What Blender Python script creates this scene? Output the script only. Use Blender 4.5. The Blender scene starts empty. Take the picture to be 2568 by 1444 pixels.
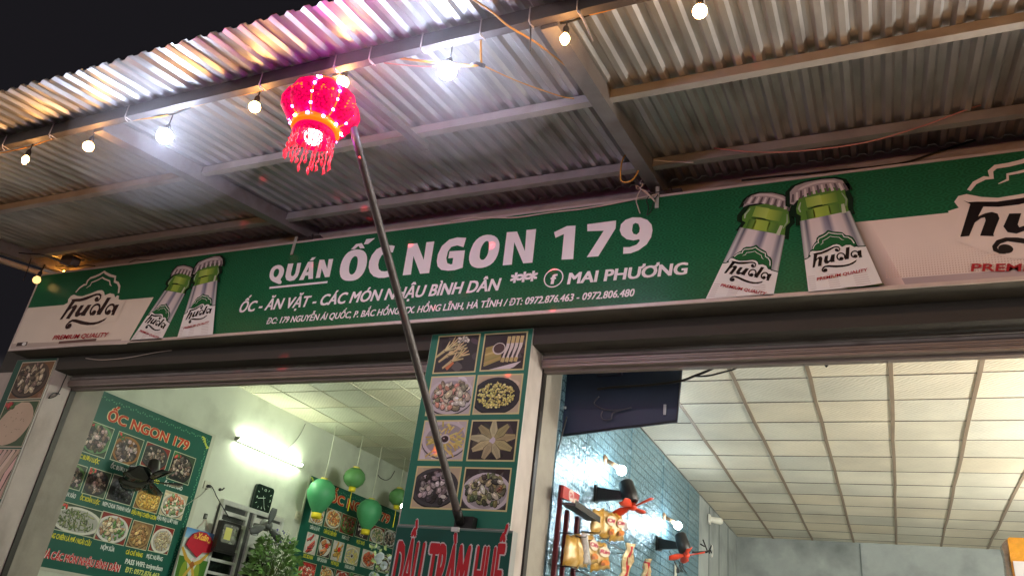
import bpy, bmesh, math, random
from mathutils import Vector, Matrix

# ---------------------------------------------------------------- camera, world, sun, exposure
scene = bpy.context.scene
C = scene.collection
YAW, PIT, ROLL, FPX = 0.4705278355, 2.0203216829, 0.1318131984, 1969.948
CAM = Vector((0.0, -5.0, 1.6))
RM = Matrix.Rotation(YAW, 3, 'Z') @ Matrix.Rotation(PIT, 3, 'X') @ Matrix.Rotation(ROLL, 3, 'Z')
cd = bpy.data.cameras.new('camera'); cam = bpy.data.objects.new('camera', cd); C.objects.link(cam)
cam.matrix_world = Matrix.Translation(CAM) @ RM.to_4x4()
cd.sensor_width = 36.0; cd.lens = FPX / 2568 * 36.0; cd.clip_end = 500; cd.clip_start = 0.05
scene.camera = cam
w = bpy.data.worlds.new("World"); scene.world = w; w.use_nodes = True
wn = w.node_tree.nodes; wl = w.node_tree.links
bg = wn['Background']
sky = wn.new('ShaderNodeTexSky'); sky.sky_type = 'NISHITA'; sky.sun_disc = False
sky.sun_elevation = math.radians(-6); sky.sun_rotation = math.radians(180)
wadd = wn.new('ShaderNodeMix'); wadd.data_type = 'RGBA'; wadd.blend_type = 'ADD'; wadd.inputs[0].default_value = 1
wl.new(sky.outputs[0], wadd.inputs[6]); wadd.inputs[7].default_value = (0.098, 0.09, 0.112, 1)
wl.new(wadd.outputs[2], bg.inputs[0]); bg.inputs[1].default_value = 0.075
# glow added low over the horizon to light the facade, fading out well below the part of the sky in view
wtc = wn.new('ShaderNodeTexCoord'); wsx = wn.new('ShaderNodeSeparateXYZ'); wl.new(wtc.outputs['Generated'], wsx.inputs[0])
wmr = wn.new('ShaderNodeMapRange'); wmr.interpolation_type = 'SMOOTHSTEP'; wmr.inputs[1].default_value = 0.02; wmr.inputs[2].default_value = 0.24
wmr.inputs[3].default_value = 1.0; wmr.inputs[4].default_value = 0.0; wl.new(wsx.outputs['Z'], wmr.inputs[0])
bg2 = wn.new('ShaderNodeBackground'); bg2.inputs[0].default_value = (1.0, 0.90, 0.87, 1)
wst = wn.new('ShaderNodeMath'); wst.operation = 'MULTIPLY'; wst.inputs[1].default_value = 1.15; wl.new(wmr.outputs[0], wst.inputs[0]); wl.new(wst.outputs[0], bg2.inputs[1])
wad = wn.new('ShaderNodeAddShader'); wl.new(bg.outputs[0], wad.inputs[0]); wl.new(bg2.outputs[0], wad.inputs[1]); wl.new(wad.outputs[0], wn['World Output'].inputs[0])
sd = bpy.data.lights.new('night_sun', 'SUN'); sd.energy = 0.02; sd.angle = math.radians(10); sd.color = (1, 0.9, 0.8)
so = bpy.data.objects.new('night_sun', sd); C.objects.link(so); so.location = (0, -20, 12)
so.rotation_euler = (math.radians(60), 0, 0)
scene.view_settings.view_transform = 'Standard'; scene.view_settings.look = 'None'
scene.view_settings.exposure = 0.45; scene.view_settings.gamma = 1.0
cy = scene.cycles
cy.use_denoising = True; cy.max_bounces = 7; cy.diffuse_bounces = 3; cy.glossy_bounces = 3; cy.transmission_bounces = 4
cy.sample_clamp_indirect = 6.0; cy.caustics_reflective = False; cy.caustics_refractive = False
WHITE_L, WARM_L, TUBE_L, WALLB_L = 215.0, 95.0, 75.0, 225.0

# ---------------------------------------------------------------- survey of the place: photo sight lines met with real planes
def ray(x, y): return RM @ Vector(((x - 1284) / FPX, -(y - 722) / FPX, -1.0))
def onY(x, y, Y=0.0):
    d = ray(x, y); return CAM + d * ((Y - CAM.y) / d.y)
def onX(x, y, X):
    d = ray(x, y); return CAM + d * ((X - CAM.x) / d.x)
def onZ(x, y, Z):
    d = ray(x, y); return CAM + d * ((Z - CAM.z) / d.z)
SL = 0.1823                                   # roof slope
def roofz(Y, off=0.0): return 5.28 + SL * (Y - 0.25) - off
def onR(x, y, off=0.0):
    d = ray(x, y); n = Vector((0, -SL, 1)); p = Vector((0, 0.25, 5.28 - off))
    return CAM + d * ((p - CAM).dot(n) / d.dot(n))
def lin(c):
    o = []
    for v in c[:3]:
        v = v / 255.0
        o.append(v / 12.92 if v <= 0.04045 else ((v + 0.055) / 1.055) ** 2.4)
    return (o[0], o[1], o[2], 1.0)

# ---------------------------------------------------------------- materials
MATS = {}
def mat(name, col, rough=0.6, metal=0.0, noise=0.0, nscale=8.0, bump=0.0, bscale=40.0, spec=0.5, emis=None, estr=0.0, trans=0.0, alpha=1.0, stain=None, coat=0.0):
    if name in MATS: return MATS[name]
    m = bpy.data.materials.new(name); m.use_nodes = True
    nt = m.node_tree; b = nt.nodes['Principled BSDF']
    c = lin(col)
    b.inputs['Base Color'].default_value = c
    b.inputs['Roughness'].default_value = rough; b.inputs['Metallic'].default_value = metal
    b.inputs['Specular IOR Level'].default_value = spec
    if coat: b.inputs['Coat Weight'].default_value = coat
    if trans: b.inputs['Transmission Weight'].default_value = trans
    if alpha < 1: b.inputs['Alpha'].default_value = alpha
    if emis:
        b.inputs['Emission Color'].default_value = lin(emis); b.inputs['Emission Strength'].default_value = estr
    tc = None
    if noise or bump or stain:
        tc = nt.nodes.new('ShaderNodeTexCoord')
    if noise or stain:
        n = nt.nodes.new('ShaderNodeTexNoise'); n.inputs['Scale'].default_value = nscale; n.inputs['Detail'].default_value = 6
        n.inputs['Roughness'].default_value = 0.65
        nt.links.new(tc.outputs['Object'], n.inputs['Vector'])
        mr = nt.nodes.new('ShaderNodeMapRange'); mr.inputs[1].default_value = 0.3; mr.inputs[2].default_value = 0.7
        mr.inputs[3].default_value = 1 - noise; mr.inputs[4].default_value = 1 + noise
        nt.links.new(n.outputs[0], mr.inputs[0])
        mx = nt.nodes.new('ShaderNodeMix'); mx.data_type = 'RGBA'; mx.blend_type = 'MULTIPLY'; mx.inputs[0].default_value = 1
        mx.inputs[6].default_value = c; nt.links.new(mr.outputs[0], mx.inputs[7])
        last = mx.outputs[2]
        if stain:
            n2 = nt.nodes.new('ShaderNodeTexNoise'); n2.inputs['Scale'].default_value = stain[1]; n2.inputs['Detail'].default_value = 8
            mp = nt.nodes.new('ShaderNodeMapping'); mp.inputs['Scale'].default_value = stain[3] if len(stain) > 3 else (1, 1, 1)
            nt.links.new(tc.outputs['Object'], mp.inputs['Vector']); nt.links.new(mp.outputs[0], n2.inputs['Vector'])
            m2 = nt.nodes.new('ShaderNodeMapRange'); m2.inputs[1].default_value = 0.5; m2.inputs[2].default_value = 0.72
            m2.inputs[3].default_value = 0; m2.inputs[4].default_value = stain[2]
            nt.links.new(n2.outputs[0], m2.inputs[0])
            mx2 = nt.nodes.new('ShaderNodeMix'); mx2.data_type = 'RGBA'
            nt.links.new(m2.outputs[0], mx2.inputs[0]); nt.links.new(last, mx2.inputs[6]); mx2.inputs[7].default_value = lin(stain[0])
            last = mx2.outputs[2]
        nt.links.new(last, b.inputs['Base Color'])
        if noise:
            mr2 = nt.nodes.new('ShaderNodeMapRange'); mr2.inputs[3].default_value = max(0.03, rough - 0.08); mr2.inputs[4].default_value = min(1, rough + 0.1)
            nt.links.new(n.outputs[0], mr2.inputs[0]); nt.links.new(mr2.outputs[0], b.inputs['Roughness'])
    if bump:
        n3 = nt.nodes.new('ShaderNodeTexNoise'); n3.inputs['Scale'].default_value = bscale; n3.inputs['Detail'].default_value = 4
        nt.links.new(tc.outputs['Object'], n3.inputs['Vector'])
        bp = nt.nodes.new('ShaderNodeBump'); bp.inputs['Strength'].default_value = bump; bp.inputs['Distance'].default_value = 0.01
        nt.links.new(n3.outputs[0], bp.inputs['Height']); nt.links.new(bp.outputs[0], b.inputs['Normal'])
    MATS[name] = m
    return m
def print_mat(name, rough=0.35, spec=0.4, wave=False, mottle=0.06):
    if name in MATS: return MATS[name]
    m = bpy.data.materials.new(name); m.use_nodes = True
    nt = m.node_tree; b = nt.nodes['Principled BSDF']
    a = nt.nodes.new('ShaderNodeAttribute'); a.attribute_name = 'Col'
    tc = nt.nodes.new('ShaderNodeTexCoord')
    n = nt.nodes.new('ShaderNodeTexNoise'); n.inputs['Scale'].default_value = 3.0; n.inputs['Detail'].default_value = 6
    nt.links.new(tc.outputs['Object'], n.inputs['Vector'])
    mr = nt.nodes.new('ShaderNodeMapRange'); mr.inputs[1].default_value = .3; mr.inputs[2].default_value = .7
    mr.inputs[3].default_value = 1 - mottle; mr.inputs[4].default_value = 1 + mottle
    nt.links.new(n.outputs[0], mr.inputs[0])
    mx = nt.nodes.new('ShaderNodeMix'); mx.data_type = 'RGBA'; mx.blend_type = 'MULTIPLY'; mx.inputs[0].default_value = 1
    nt.links.new(a.outputs['Color'], mx.inputs[6]); nt.links.new(mr.outputs[0], mx.inputs[7])
    last = mx.outputs[2]
    if wave:   # the faint printed scale pattern of the green field
        mp = nt.nodes.new('ShaderNodeMapping'); mp.inputs['Scale'].default_value = (9, 9, 16)
        nt.links.new(tc.outputs['Object'], mp.inputs['Vector'])
        v = nt.nodes.new('ShaderNodeTexVoronoi'); v.inputs['Scale'].default_value = 1.0; v.inputs['Randomness'].default_value = 0.15
        nt.links.new(mp.outputs[0], v.inputs['Vector'])
        mt = nt.nodes.new('ShaderNodeMath'); mt.operation = 'MULTIPLY'; mt.inputs[1].default_value = 26
        nt.links.new(v.outputs['Distance'], mt.inputs[0])
        sn = nt.nodes.new('ShaderNodeMath'); sn.operation = 'SINE'; nt.links.new(mt.outputs[0], sn.inputs[0])
        r3 = nt.nodes.new('ShaderNodeMapRange'); r3.inputs[1].default_value = -1; r3.inputs[2].default_value = 1
        r3.inputs[3].default_value = .78; r3.inputs[4].default_value = 1.2
        nt.links.new(sn.outputs[0], r3.inputs[0])
        m3 = nt.nodes.new('ShaderNodeMix'); m3.data_type = 'RGBA'; m3.blend_type = 'MULTIPLY'; m3.inputs[0].default_value = 1
        nt.links.new(last, m3.inputs[6]); nt.links.new(r3.outputs[0], m3.inputs[7]); last = m3.outputs[2]
    nt.links.new(last, b.inputs['Base Color'])
    b.inputs['Roughness'].default_value = rough; b.inputs['Specular IOR Level'].default_value = spec
    n3 = nt.nodes.new('ShaderNodeTexNoise'); n3.inputs['Scale'].default_value = 2.2; n3.inputs['Detail'].default_value = 2
    nt.links.new(tc.outputs['Object'], n3.inputs['Vector'])
    bp = nt.nodes.new('ShaderNodeBump'); bp.inputs['Strength'].default_value = 0.25; bp.inputs['Distance'].default_value = 0.03
    nt.links.new(n3.outputs[0], bp.inputs['Height']); nt.links.new(bp.outputs[0], b.inputs['Normal'])
    MATS[name] = m
    return m

# ---------------------------------------------------------------- mesh builder
ORG = {}
def orgof(parent): return ORG.get(parent.name, Vector((0, 0, 0))) if parent else Vector((0, 0, 0))
class MB:
    def __init__(s): s.v = []; s.f = []; s.sm = []
    def add(s, vs, fs, smooth=False):
        k = len(s.v); s.v += [Vector(v) for v in vs]
        for f in fs: s.f.append([i + k for i in f]); s.sm.append(smooth)
        return s
    def hexa(s, p):       # 8 points: bottom ring 0-3, top ring 4-7
        return s.add(p, [(0, 3, 2, 1), (4, 5, 6, 7), (0, 1, 5, 4), (1, 2, 6, 5), (2, 3, 7, 6), (3, 0, 4, 7)])
    def box(s, x0, x1, y0, y1, z0, z1):
        return s.hexa([(x0, y0, z0), (x1, y0, z0), (x1, y1, z0), (x0, y1, z0), (x0, y0, z1), (x1, y0, z1), (x1, y1, z1), (x0, y1, z1)])
    def obox(s, o, u, v, n, a, b, c, bev=0.0):   # box a x b x c centred at o in axes u,v,n
        o, u, v, n = Vector(o), Vector(u).normalized(), Vector(v).normalized(), Vector(n).normalized()
        P = lambda i, j, k: o + u * i + v * j + n * k
        a, b, c = a / 2, b / 2, c / 2
        if bev <= 0:
            return s.hexa([P(-a, -b, -c), P(a, -b, -c), P(a, b, -c), P(-a, b, -c), P(-a, -b, c), P(a, -b, c), P(a, b, c), P(-a, b, c)])
        e = bev
        ring = []
        for i, j, st in ((a, b, 0), (-a, b, 1), (-a, -b, 2), (a, -b, 3)):
            cx = i - math.copysign(e, i); cyy = j - math.copysign(e, j)
            for q in range(4):
                t = (st + q / 3.0) * math.pi / 2
                ring.append((cx + e * math.cos(t), cyy + e * math.sin(t)))
        n0 = len(ring)
        vs = [P(x, y, -c) for x, y in ring] + [P(x, y, c) for x, y in ring]
        fs = [tuple(range(n0 - 1, -1, -1)), tuple(range(n0, 2 * n0))] + [(i, (i + 1) % n0, n0 + (i + 1) % n0, n0 + i) for i in range(n0)]
        return s.add(vs, fs)
    def tube(s, pts, r, n=6, caps=True, smooth=True):
        pts = [Vector(p) for p in pts]; m = len(pts)
        rs = r if isinstance(r, (list, tuple)) else [r] * m
        vs = []; up = None
        for i, p in enumerate(pts):
            t = (pts[min(i + 1, m - 1)] - pts[max(i - 1, 0)])
            if t.length < 1e-9: t = Vector((0, 0, 1))
            t.normalize()
            if up is None:
                up = Vector((0, 0, 1)) if abs(t.z) < 0.9 else Vector((1, 0, 0))
            a = t.cross(up)
            if a.length < 1e-6: a = t.cross(Vector((0, 1, 0)))
            a.normalize(); b = a.cross(t).normalized(); up = b
            for k in range(n):
                q = 2 * math.pi * k / n
                vs.append(p + (a * math.cos(q) + b * math.sin(q)) * rs[i])
        fs = []
        for i in range(m - 1):
            for k in range(n):
                fs.append((i * n + k, i * n + (k + 1) % n, (i + 1) * n + (k + 1) % n, (i + 1) * n + k))
        s.add(vs, fs, smooth)
        if caps:
            s.add([vs[k] for k in range(n)], [tuple(range(n))[::-1]]); s.add(vs[-n:], [tuple(range(n))])
        return s
    def lathe(s, o, axis, prof, n=16, smooth=True, lobes=0, lobe=0.0):   # prof: (radius, height along axis)
        o = Vector(o); ax = Vector(axis).normalized()
        a = ax.orthogonal().normalized(); b = ax.cross(a)
        vs = []
        for r, h in prof:
            for k in range(n):
                q = 2 * math.pi * k / n
                rr = r * (1 - lobe + lobe * abs(math.cos(lobes * q / 2)) ** 0.6) if lobes else r
                vs.append(o + ax * h + (a * math.cos(q) + b * math.sin(q)) * rr)
        fs = []
        for i in range(len(prof) - 1):
            for k in range(n):
                fs.append((i * n + k, i * n + (k + 1) % n, (i + 1) * n + (k + 1) % n, (i + 1) * n + k))
        if prof[0][0] > 1e-6: fs.append(tuple(range(n))[::-1])
        if prof[-1][0] > 1e-6: fs.append(tuple((len(prof) - 1) * n + k for k in range(n)))
        return s.add(vs, fs, smooth)
    def ball(s, o, r, n=12, sc=(1, 1, 1)):
        o = Vector(o); vs = []; fs = []; m = n // 2
        for i in range(m + 1):
            t = math.pi * i / m
            for k in range(n):
                q = 2 * math.pi * k / n
                vs.append(o + Vector((r * sc[0] * math.sin(t) * math.cos(q), r * sc[1] * math.sin(t) * math.sin(q), r * sc[2] * math.cos(t))))
        for i in range(m):
            for k in range(n):
                fs.append((i * n + k, (i + 1) * n + k, (i + 1) * n + (k + 1) % n, i * n + (k + 1) % n))
        return s.add(vs, fs, True)
    def prism(s, pts, d):    # closed outline pts (3d), extruded by vector d
        pts = [Vector(p) for p in pts]; d = Vector(d); n = len(pts)
        return s.add(pts + [p + d for p in pts], [tuple(range(n))[::-1], tuple(range(n, 2 * n))] + [(i, (i + 1) % n, n + (i + 1) % n, n + i) for i in range(n)])
    def build(s, name, m, parent=None, fix=True):
        o0 = orgof(parent)
        me = bpy.data.meshes.new(name)
        me.from_pydata([v - o0 for v in s.v], [], s.f)
        for p, q in zip(me.polygons, s.sm): p.use_smooth = q
        if fix:
            bm = bmesh.new(); bm.from_mesh(me)
            bmesh.ops.remove_doubles(bm, verts=bm.verts, dist=1e-5)
            bmesh.ops.recalc_face_normals(bm, faces=bm.faces); bm.to_mesh(me); bm.free()
        if m: me.materials.append(m)
        o = bpy.data.objects.new(name, me); C.objects.link(o)
        if parent: o.parent = parent
        ORG[o.name] = o0
        return o
def thing(name, label, cat, loc, group=None):
    o = bpy.data.objects.new(name, None); C.objects.link(o); o.location = loc
    o.empty_display_size = 0.1
    o['label'] = label; o['category'] = cat
    if group: o['group'] = group
    ORG[o.name] = Vector(loc)
    return o
def tag(o, label, cat, group=None, kind=None):
    if label: o['label'] = label
    if cat: o['category'] = cat
    if group: o['group'] = group
    if kind: o['kind'] = kind
    return o
def rebase(o, loc):      # give a single-mesh thing its own origin
    loc = Vector(loc)
    o.data.transform(Matrix.Translation(-loc)); o.location = loc; return o
def copy_tree(o, parent=None):
    c = o.copy(); C.objects.link(c)
    if parent: c.parent = parent
    for ch in list(o.children): copy_tree(ch, c)
    return c
def curve(pts, n=8):     # Catmull-Rom through pts
    P = [Vector(p) for p in pts]; out = []
    for i in range(len(P) - 1):
        p0 = P[max(i - 1, 0)]; p1 = P[i]; p2 = P[i + 1]; p3 = P[min(i + 2, len(P) - 1)]
        for k in range(n):
            t = k / n
            out.append(0.5 * ((2 * p1) + (p2 - p0) * t + (2 * p0 - 5 * p1 + 4 * p2 - p3) * t * t + (3 * p1 - p0 - 3 * p2 + p3) * t ** 3))
    out.append(P[-1]); return out

# ---------------------------------------------------------------- flat printed artwork
TXT = {}
def text_geo(body, shear=0.0, bold=0.0):
    key = (body, shear, bold)
    if key in TXT: return TXT[key]
    cu = bpy.data.curves.new('t', 'FONT'); cu.body = body; cu.size = 1.0; cu.shear = shear; cu.offset = bold
    cu.resolution_u = 3; cu.fill_mode = 'FRONT'
    ob = bpy.data.objects.new('t', cu); C.objects.link(ob)
    dg = bpy.context.evaluated_depsgraph_get(); ev = ob.evaluated_get(dg); me = ev.to_mesh()
    vs = [(v.co.x, v.co.y) for v in me.vertices]; fs = [tuple(p.vertices) for p in me.polygons]
    ev.to_mesh_clear(); bpy.data.objects.remove(ob); bpy.data.curves.remove(cu)
    TXT[key] = (vs, fs); return TXT[key]
class Art:
    EPS = 0.0005
    def __init__(s): s.v = []; s.f = []; s.c = []
    def poly(s, pts, col, z=0):
        k = len(s.v); n = len(pts)
        area = sum(pts[i][0] * pts[(i + 1) % n][1] - pts[(i + 1) % n][0] * pts[i][1] for i in range(n))
        idx = list(range(n)); cols = list(col) if isinstance(col[0], (tuple, list)) else [col] * n
        if area < 0: idx.reverse()
        s.v += [(p[0], p[1], z) for p in pts]; s.f.append([k + i for i in idx]); s.c.append([cols[i] for i in idx])
        return s
    def rect(s, x0, x1, y0, y1, col, z=0): return s.poly([(x0, y0), (x1, y0), (x1, y1), (x0, y1)], col, z)
    def ell(s, cx, cy, rx, ry, col, z=0, n=20, rot=0.0, jag=0.0, rng=None):
        ps = []
        for i in range(n):
            t = 2 * math.pi * i / n; k = 1 + (rng.uniform(-jag, jag) if rng else 0)
            x, y = rx * k * math.cos(t), ry * k * math.sin(t)
            ps.append((cx + x * math.cos(rot) - y * math.sin(rot), cy + x * math.sin(rot) + y * math.cos(rot)))
        return s.poly(ps, col, z)
    def stroke(s, pts, wd, col, z=0):
        m = len(pts); ws = wd if isinstance(wd, (list, tuple)) else [wd] * m
        L = []; R = []
        for i in range(m):
            a = pts[max(i - 1, 0)]; b = pts[min(i + 1, m - 1)]
            dx, dy = b[0] - a[0], b[1] - a[1]; l = math.hypot(dx, dy) or 1
            nx, ny = -dy / l * ws[i] / 2, dx / l * ws[i] / 2
            L.append((pts[i][0] + nx, pts[i][1] + ny)); R.append((pts[i][0] - nx, pts[i][1] - ny))
        for i in range(m - 1): s.poly([L[i], L[i + 1], R[i + 1], R[i]], col, z)
        return s
    def ring(s, cx, cy, r0, r1, col, z=0, n=28):
        for i in range(n):
            a, b = 2 * math.pi * i / n, 2 * math.pi * (i + 1) / n
            s.poly([(cx + r0 * math.cos(a), cy + r0 * math.sin(a)), (cx + r0 * math.cos(b), cy + r0 * math.sin(b)),
                    (cx + r1 * math.cos(b), cy + r1 * math.sin(b)), (cx + r1 * math.cos(a), cy + r1 * math.sin(a))], col, z)
        return s
    def text(s, body, x0, x1, y, h, col, z=0, shear=0.0, bold=0.02, rise=0.0):
        vs, fs = text_geo(body, shear, 0.0)
        a = min(v[0] for v in vs) - bold; b = max(v[0] for v in vs) + bold
        sy = h / (0.727 + 1.2 * bold); sx = (x1 - x0) / (b - a)
        sh = [(0, 0), (bold, .6 * bold), (-bold, .6 * bold), (bold, -.6 * bold), (-bold, -.6 * bold)] if bold > .012 else [(0, 0)]
        if bold > .06: sh += [(0, .6 * bold), (0, -.6 * bold), (bold, 0), (-bold, 0)]
        for q, (ox, oy) in enumerate(sh):
            k = len(s.v)
            for v in vs:
                px = x0 + (v[0] + ox - a) * sx
                s.v.append((px, y + (v[1] + oy + .6 * bold) * sy + rise * (px - x0), z + q * .12))
            for f in fs:
                f = list(f); P = [vs[i] for i in f]; n = len(P)
                if sum(P[i][0] * P[(i + 1) % n][1] - P[(i + 1) % n][0] * P[i][1] for i in range(n)) < 0: f.reverse()
                s.f.append([k + i for i in f]); s.c.append([col] * len(f))
        return s
    def build(s, name, fr, parent, m=None, z0=0):
        o, u, v, n = [Vector(q) for q in fr]; o0 = orgof(parent)
        me = bpy.data.meshes.new(name)
        me.from_pydata([o + u * p[0] + v * p[1] + n * ((p[2] + z0) * s.EPS) - o0 for p in s.v], [], s.f)
        at = me.color_attributes.new('Col', 'FLOAT_COLOR', 'CORNER')
        i = 0
        flat = []
        for cs in s.c:
            for c in cs: flat += lin(c)
        at.data.foreach_set('color', flat)
        me.materials.append(m or print_mat('printed_vinyl'))
        ob = bpy.data.objects.new(name, me); C.objects.link(ob); ob.parent = parent; ORG[ob.name] = o0
        return ob
FAC = lambda Y: ((0, Y, 0), (1, 0, 0), (0, 0, 1), (0, -1, 0))        # facade planes: x, z
WALL = lambda X: ((X, 0, 0), (0, 1, 0), (0, 0, 1), (1, 0, 0))        # side walls facing +x: y, z
# ---------------------------------------------------------------- setting
rng = random.Random(7)
m_conc = mat('pavement_concrete', (120, 114, 108), 0.85, noise=0.25, nscale=3, bump=0.3, bscale=60)
g = MB().add([(-40, -30, 0), (30, -30, 0), (30, 40, 0), (-40, 40, 0)], [(0, 1, 2, 3)]).build('ground', m_conc)
tag(g, None, None, kind='structure')

m_plas = mat('plaster', (196, 186, 178), 0.85, noise=0.07, nscale=5, bump=0.15, bscale=90, stain=((120, 108, 96), 2.2, 0.55, (1, 1, 0.5)))
m_fasc = mat('plaster_upper', (176, 160, 148), 0.85, noise=0.1, nscale=6, bump=0.25, bscale=70, stain=((105, 95, 88), 3.0, 0.5, (1, 1, 3)))
m_jamb = mat('plaster_dirty', (158, 152, 140), 0.88, noise=0.14, nscale=4, bump=0.2, bscale=60, stain=((88, 84, 76), 2.6, 0.7, (1, 1, 0.4)))
m_wallL = mat('wall_pale_green', (204, 208, 192), 0.75, noise=0.05, nscale=2.5, bump=0.12, bscale=40, stain=((150, 152, 136), 1.7, 0.6))
m_wallB = mat('wall_grey', (152, 160, 158), 0.8, noise=0.12, nscale=2, bump=0.15, bscale=40, stain=((88, 96, 96), 1.4, 0.7))
m_ceilL = mat('ceiling_panel', (206, 204, 182), 0.55, noise=0.05, nscale=6)
m_lin = mat('lintel_grey', (66, 62, 56), 0.8, noise=0.12, nscale=5, bump=0.15)
bld = thing('shop_building', 'two-bay plastered shophouse front with open rooms behind the green shop sign', 'building', (-3, 0.25, 0))
def cut(o, parts): return o
MB().box(-9.0, -8.04, 0.25, 0.9, 0, 3.919).build('left_pillar', m_plas, bld)
MB().box(-3.35, -2.426, 0.25, 0.9, 0, 3.919).build('middle_pillar', m_plas, bld)
MB().box(3.2, 4.2, 0.25, 0.9, 0, 3.919).build('right_pillar', m_plas, bld)
MB().box(-9.0, 4.2, 0.25, 0.42, 3.92, 5.02).build('lintel', m_lin, bld)
MB().box(-9.0, 4.2, 0.25, 0.9, 5.021, 6.3).build('upper_wall', m_fasc, bld)
MB().box(-9.0, 4.2, 0.62, 0.9, 3.94, 5.02).build('inner_lintel', m_wallL, bld)
MB().box(-8.35, -8.1, 0.901, 10.2, 0, 4.9).build('side_wall', m_wallL, bld)
MB().box(-3.28, -2.42, 0.901, 10.2, 0, 4.9).build('party_wall', m_wallB, bld)
MB().box(3.2, 3.4, 0.901, 10.2, 0, 4.9).build('end_wall', m_wallB, bld)
MB().box(-8.1, -3.28, 9.9, 10.1, 0, 4.9).build('back_wall', m_wallL, bld)
MB().box(-2.42, 3.2, 9.8, 10.0, 0, 4.9).build('rear_wall', m_wallB, bld)
MB().box(-8.1, -3.28, 0.901, 9.9, 0.004, 0.02).build('floor_tiles', mat('floor_tile', (170, 165, 155), 0.35, noise=0.08), bld)
MB().box(-2.42, 3.2, 0.901, 9.8, 0.004, 0.02).build('shop_floor', MATS['floor_tile'], bld)
# jamb strips beyond the shutter rails, unpainted and grimy
MB().box(-8.1, -8.034, 0.575, 0.898, 0, 3.9).build('door_jamb', m_jamb, bld)
MB().box(-2.45, -2.414, 0.575, 0.898, 0, 3.9).build('door_jamb', m_jamb, bld)
m_rail = mat('rail_dark', (52, 48, 45), 0.5, 0.6, noise=0.1)
for x in (-8.045, -2.431): MB().box(x, x + 0.022, 0.505, 0.565, 0, 3.9).build('shutter_rail', m_rail, bld)
for x in (-3.371, 3.18): MB().box(x, x + 0.022, 0.505, 0.565, 0, 3.9).build('shutter_rail', m_rail, bld)
# teal embossed foil panels on the party wall
mt = bpy.data.materials.new('teal_foil_brick'); mt.use_nodes = True; nt = mt.node_tree; b = nt.nodes['Principled BSDF']
tc = nt.nodes.new('ShaderNodeTexCoord'); sx = nt.nodes.new('ShaderNodeSeparateXYZ'); cx_ = nt.nodes.new('ShaderNodeCombineXYZ')
nt.links.new(tc.outputs['Object'], sx.inputs[0]); nt.links.new(sx.outputs['Y'], cx_.inputs[0]); nt.links.new(sx.outputs['Z'], cx_.inputs[1])
bt = nt.nodes.new('ShaderNodeTexBrick'); nt.links.new(cx_.outputs[0], bt.inputs['Vector'])
bt.inputs['Scale'].default_value = 1.0; bt.inputs['Mortar Size'].default_value = 0.006; bt.inputs['Brick Width'].default_value = 0.22; bt.inputs['Row Height'].default_value = 0.088
bt.inputs['Color1'].default_value = lin((138, 176, 190)); bt.inputs['Color2'].default_value = lin((124, 164, 180)); bt.inputs['Mortar'].default_value = lin((76, 116, 132))
nz = nt.nodes.new('ShaderNodeTexNoise'); nz.inputs['Scale'].default_value = 26; nz.inputs['Detail'].default_value = 3; nz.inputs['Distortion'].default_value = 1.5
nt.links.new(tc.outputs['Object'], nz.inputs['Vector'])
hm = nt.nodes.new('ShaderNodeMath'); hm.operation = 'MULTIPLY_ADD'; hm.inputs[1].default_value = -1.5
nt.links.new(bt.outputs['Fac'], hm.inputs[0]); nt.links.new(nz.outputs[0], hm.inputs[2])
bp = nt.nodes.new('ShaderNodeBump'); bp.inputs['Strength'].default_value = 1.0; bp.inputs['Distance'].default_value = 0.02
nt.links.new(hm.outputs[0], bp.inputs['Height']); nt.links.new(bp.outputs[0], b.inputs['Normal'])
nt.links.new(bt.outputs['Color'], b.inputs['Base Color']); b.inputs['Roughness'].default_value = 0.17; b.inputs['Metallic'].default_value = 0.55
MATS['teal'] = mt
for i in range(8):
    y0 = 0.93 + i * 0.7
    MB().box(-2.44, -2.408 + 0.002 * (i % 2), y0, y0 + 0.697, 0, 4.19).build('foil_wall_panel', mt, bld)
m_strip = mat('wall_joint', (96, 106, 104), 0.7)
for y in (7.3, 8.1, 8.9): MB().box(-2.43, -2.414, y, y + 0.025, 0, 4.19).build('wall_batten', m_strip, bld)
MB().box(-0.42, -0.4, 9.785, 9.81, 0, 4.19).build('wall_batten', m_strip, bld)
# right room ceiling: sagging tiles over a T-bar grid
mct = bpy.data.materials.new('ceiling_tile'); mct.use_nodes = True; nt = mct.node_tree; b = nt.nodes['Principled BSDF']
tc = nt.nodes.new('ShaderNodeTexCoord'); wv = nt.nodes.new('ShaderNodeTexWave'); wv.inputs['Scale'].default_value = 11; wv.inputs['Distortion'].default_value = 3.5; wv.inputs['Detail'].default_value = 2; wv.bands_direction = 'DIAGONAL'
wv.inputs['Detail Scale'].default_value = 1.5
nt.links.new(tc.outputs['Object'], wv.inputs['Vector'])
nz = nt.nodes.new('ShaderNodeTexNoise'); nz.inputs['Scale'].default_value = 1.3; nz.inputs['Detail'].default_value = 5; nt.links.new(tc.outputs['Object'], nz.inputs['Vector'])
at = nt.nodes.new('ShaderNodeAttribute'); at.attribute_name = 'Col'
r1 = nt.nodes.new('ShaderNodeMapRange'); r1.inputs[3].default_value = .94; r1.inputs[4].default_value = 1.03; nt.links.new(wv.outputs[0], r1.inputs[0])
r2 = nt.nodes.new('ShaderNodeMapRange'); r2.inputs[1].default_value = .3; r2.inputs[2].default_value = .7; r2.inputs[3].default_value = .80; r2.inputs[4].default_value = 1.06; nt.links.new(nz.outputs[0], r2.inputs[0])
mm = nt.nodes.new('ShaderNodeMath'); mm.operation = 'MULTIPLY'; nt.links.new(r1.outputs[0], mm.inputs[0]); nt.links.new(r2.outputs[0], mm.inputs[1])
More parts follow.
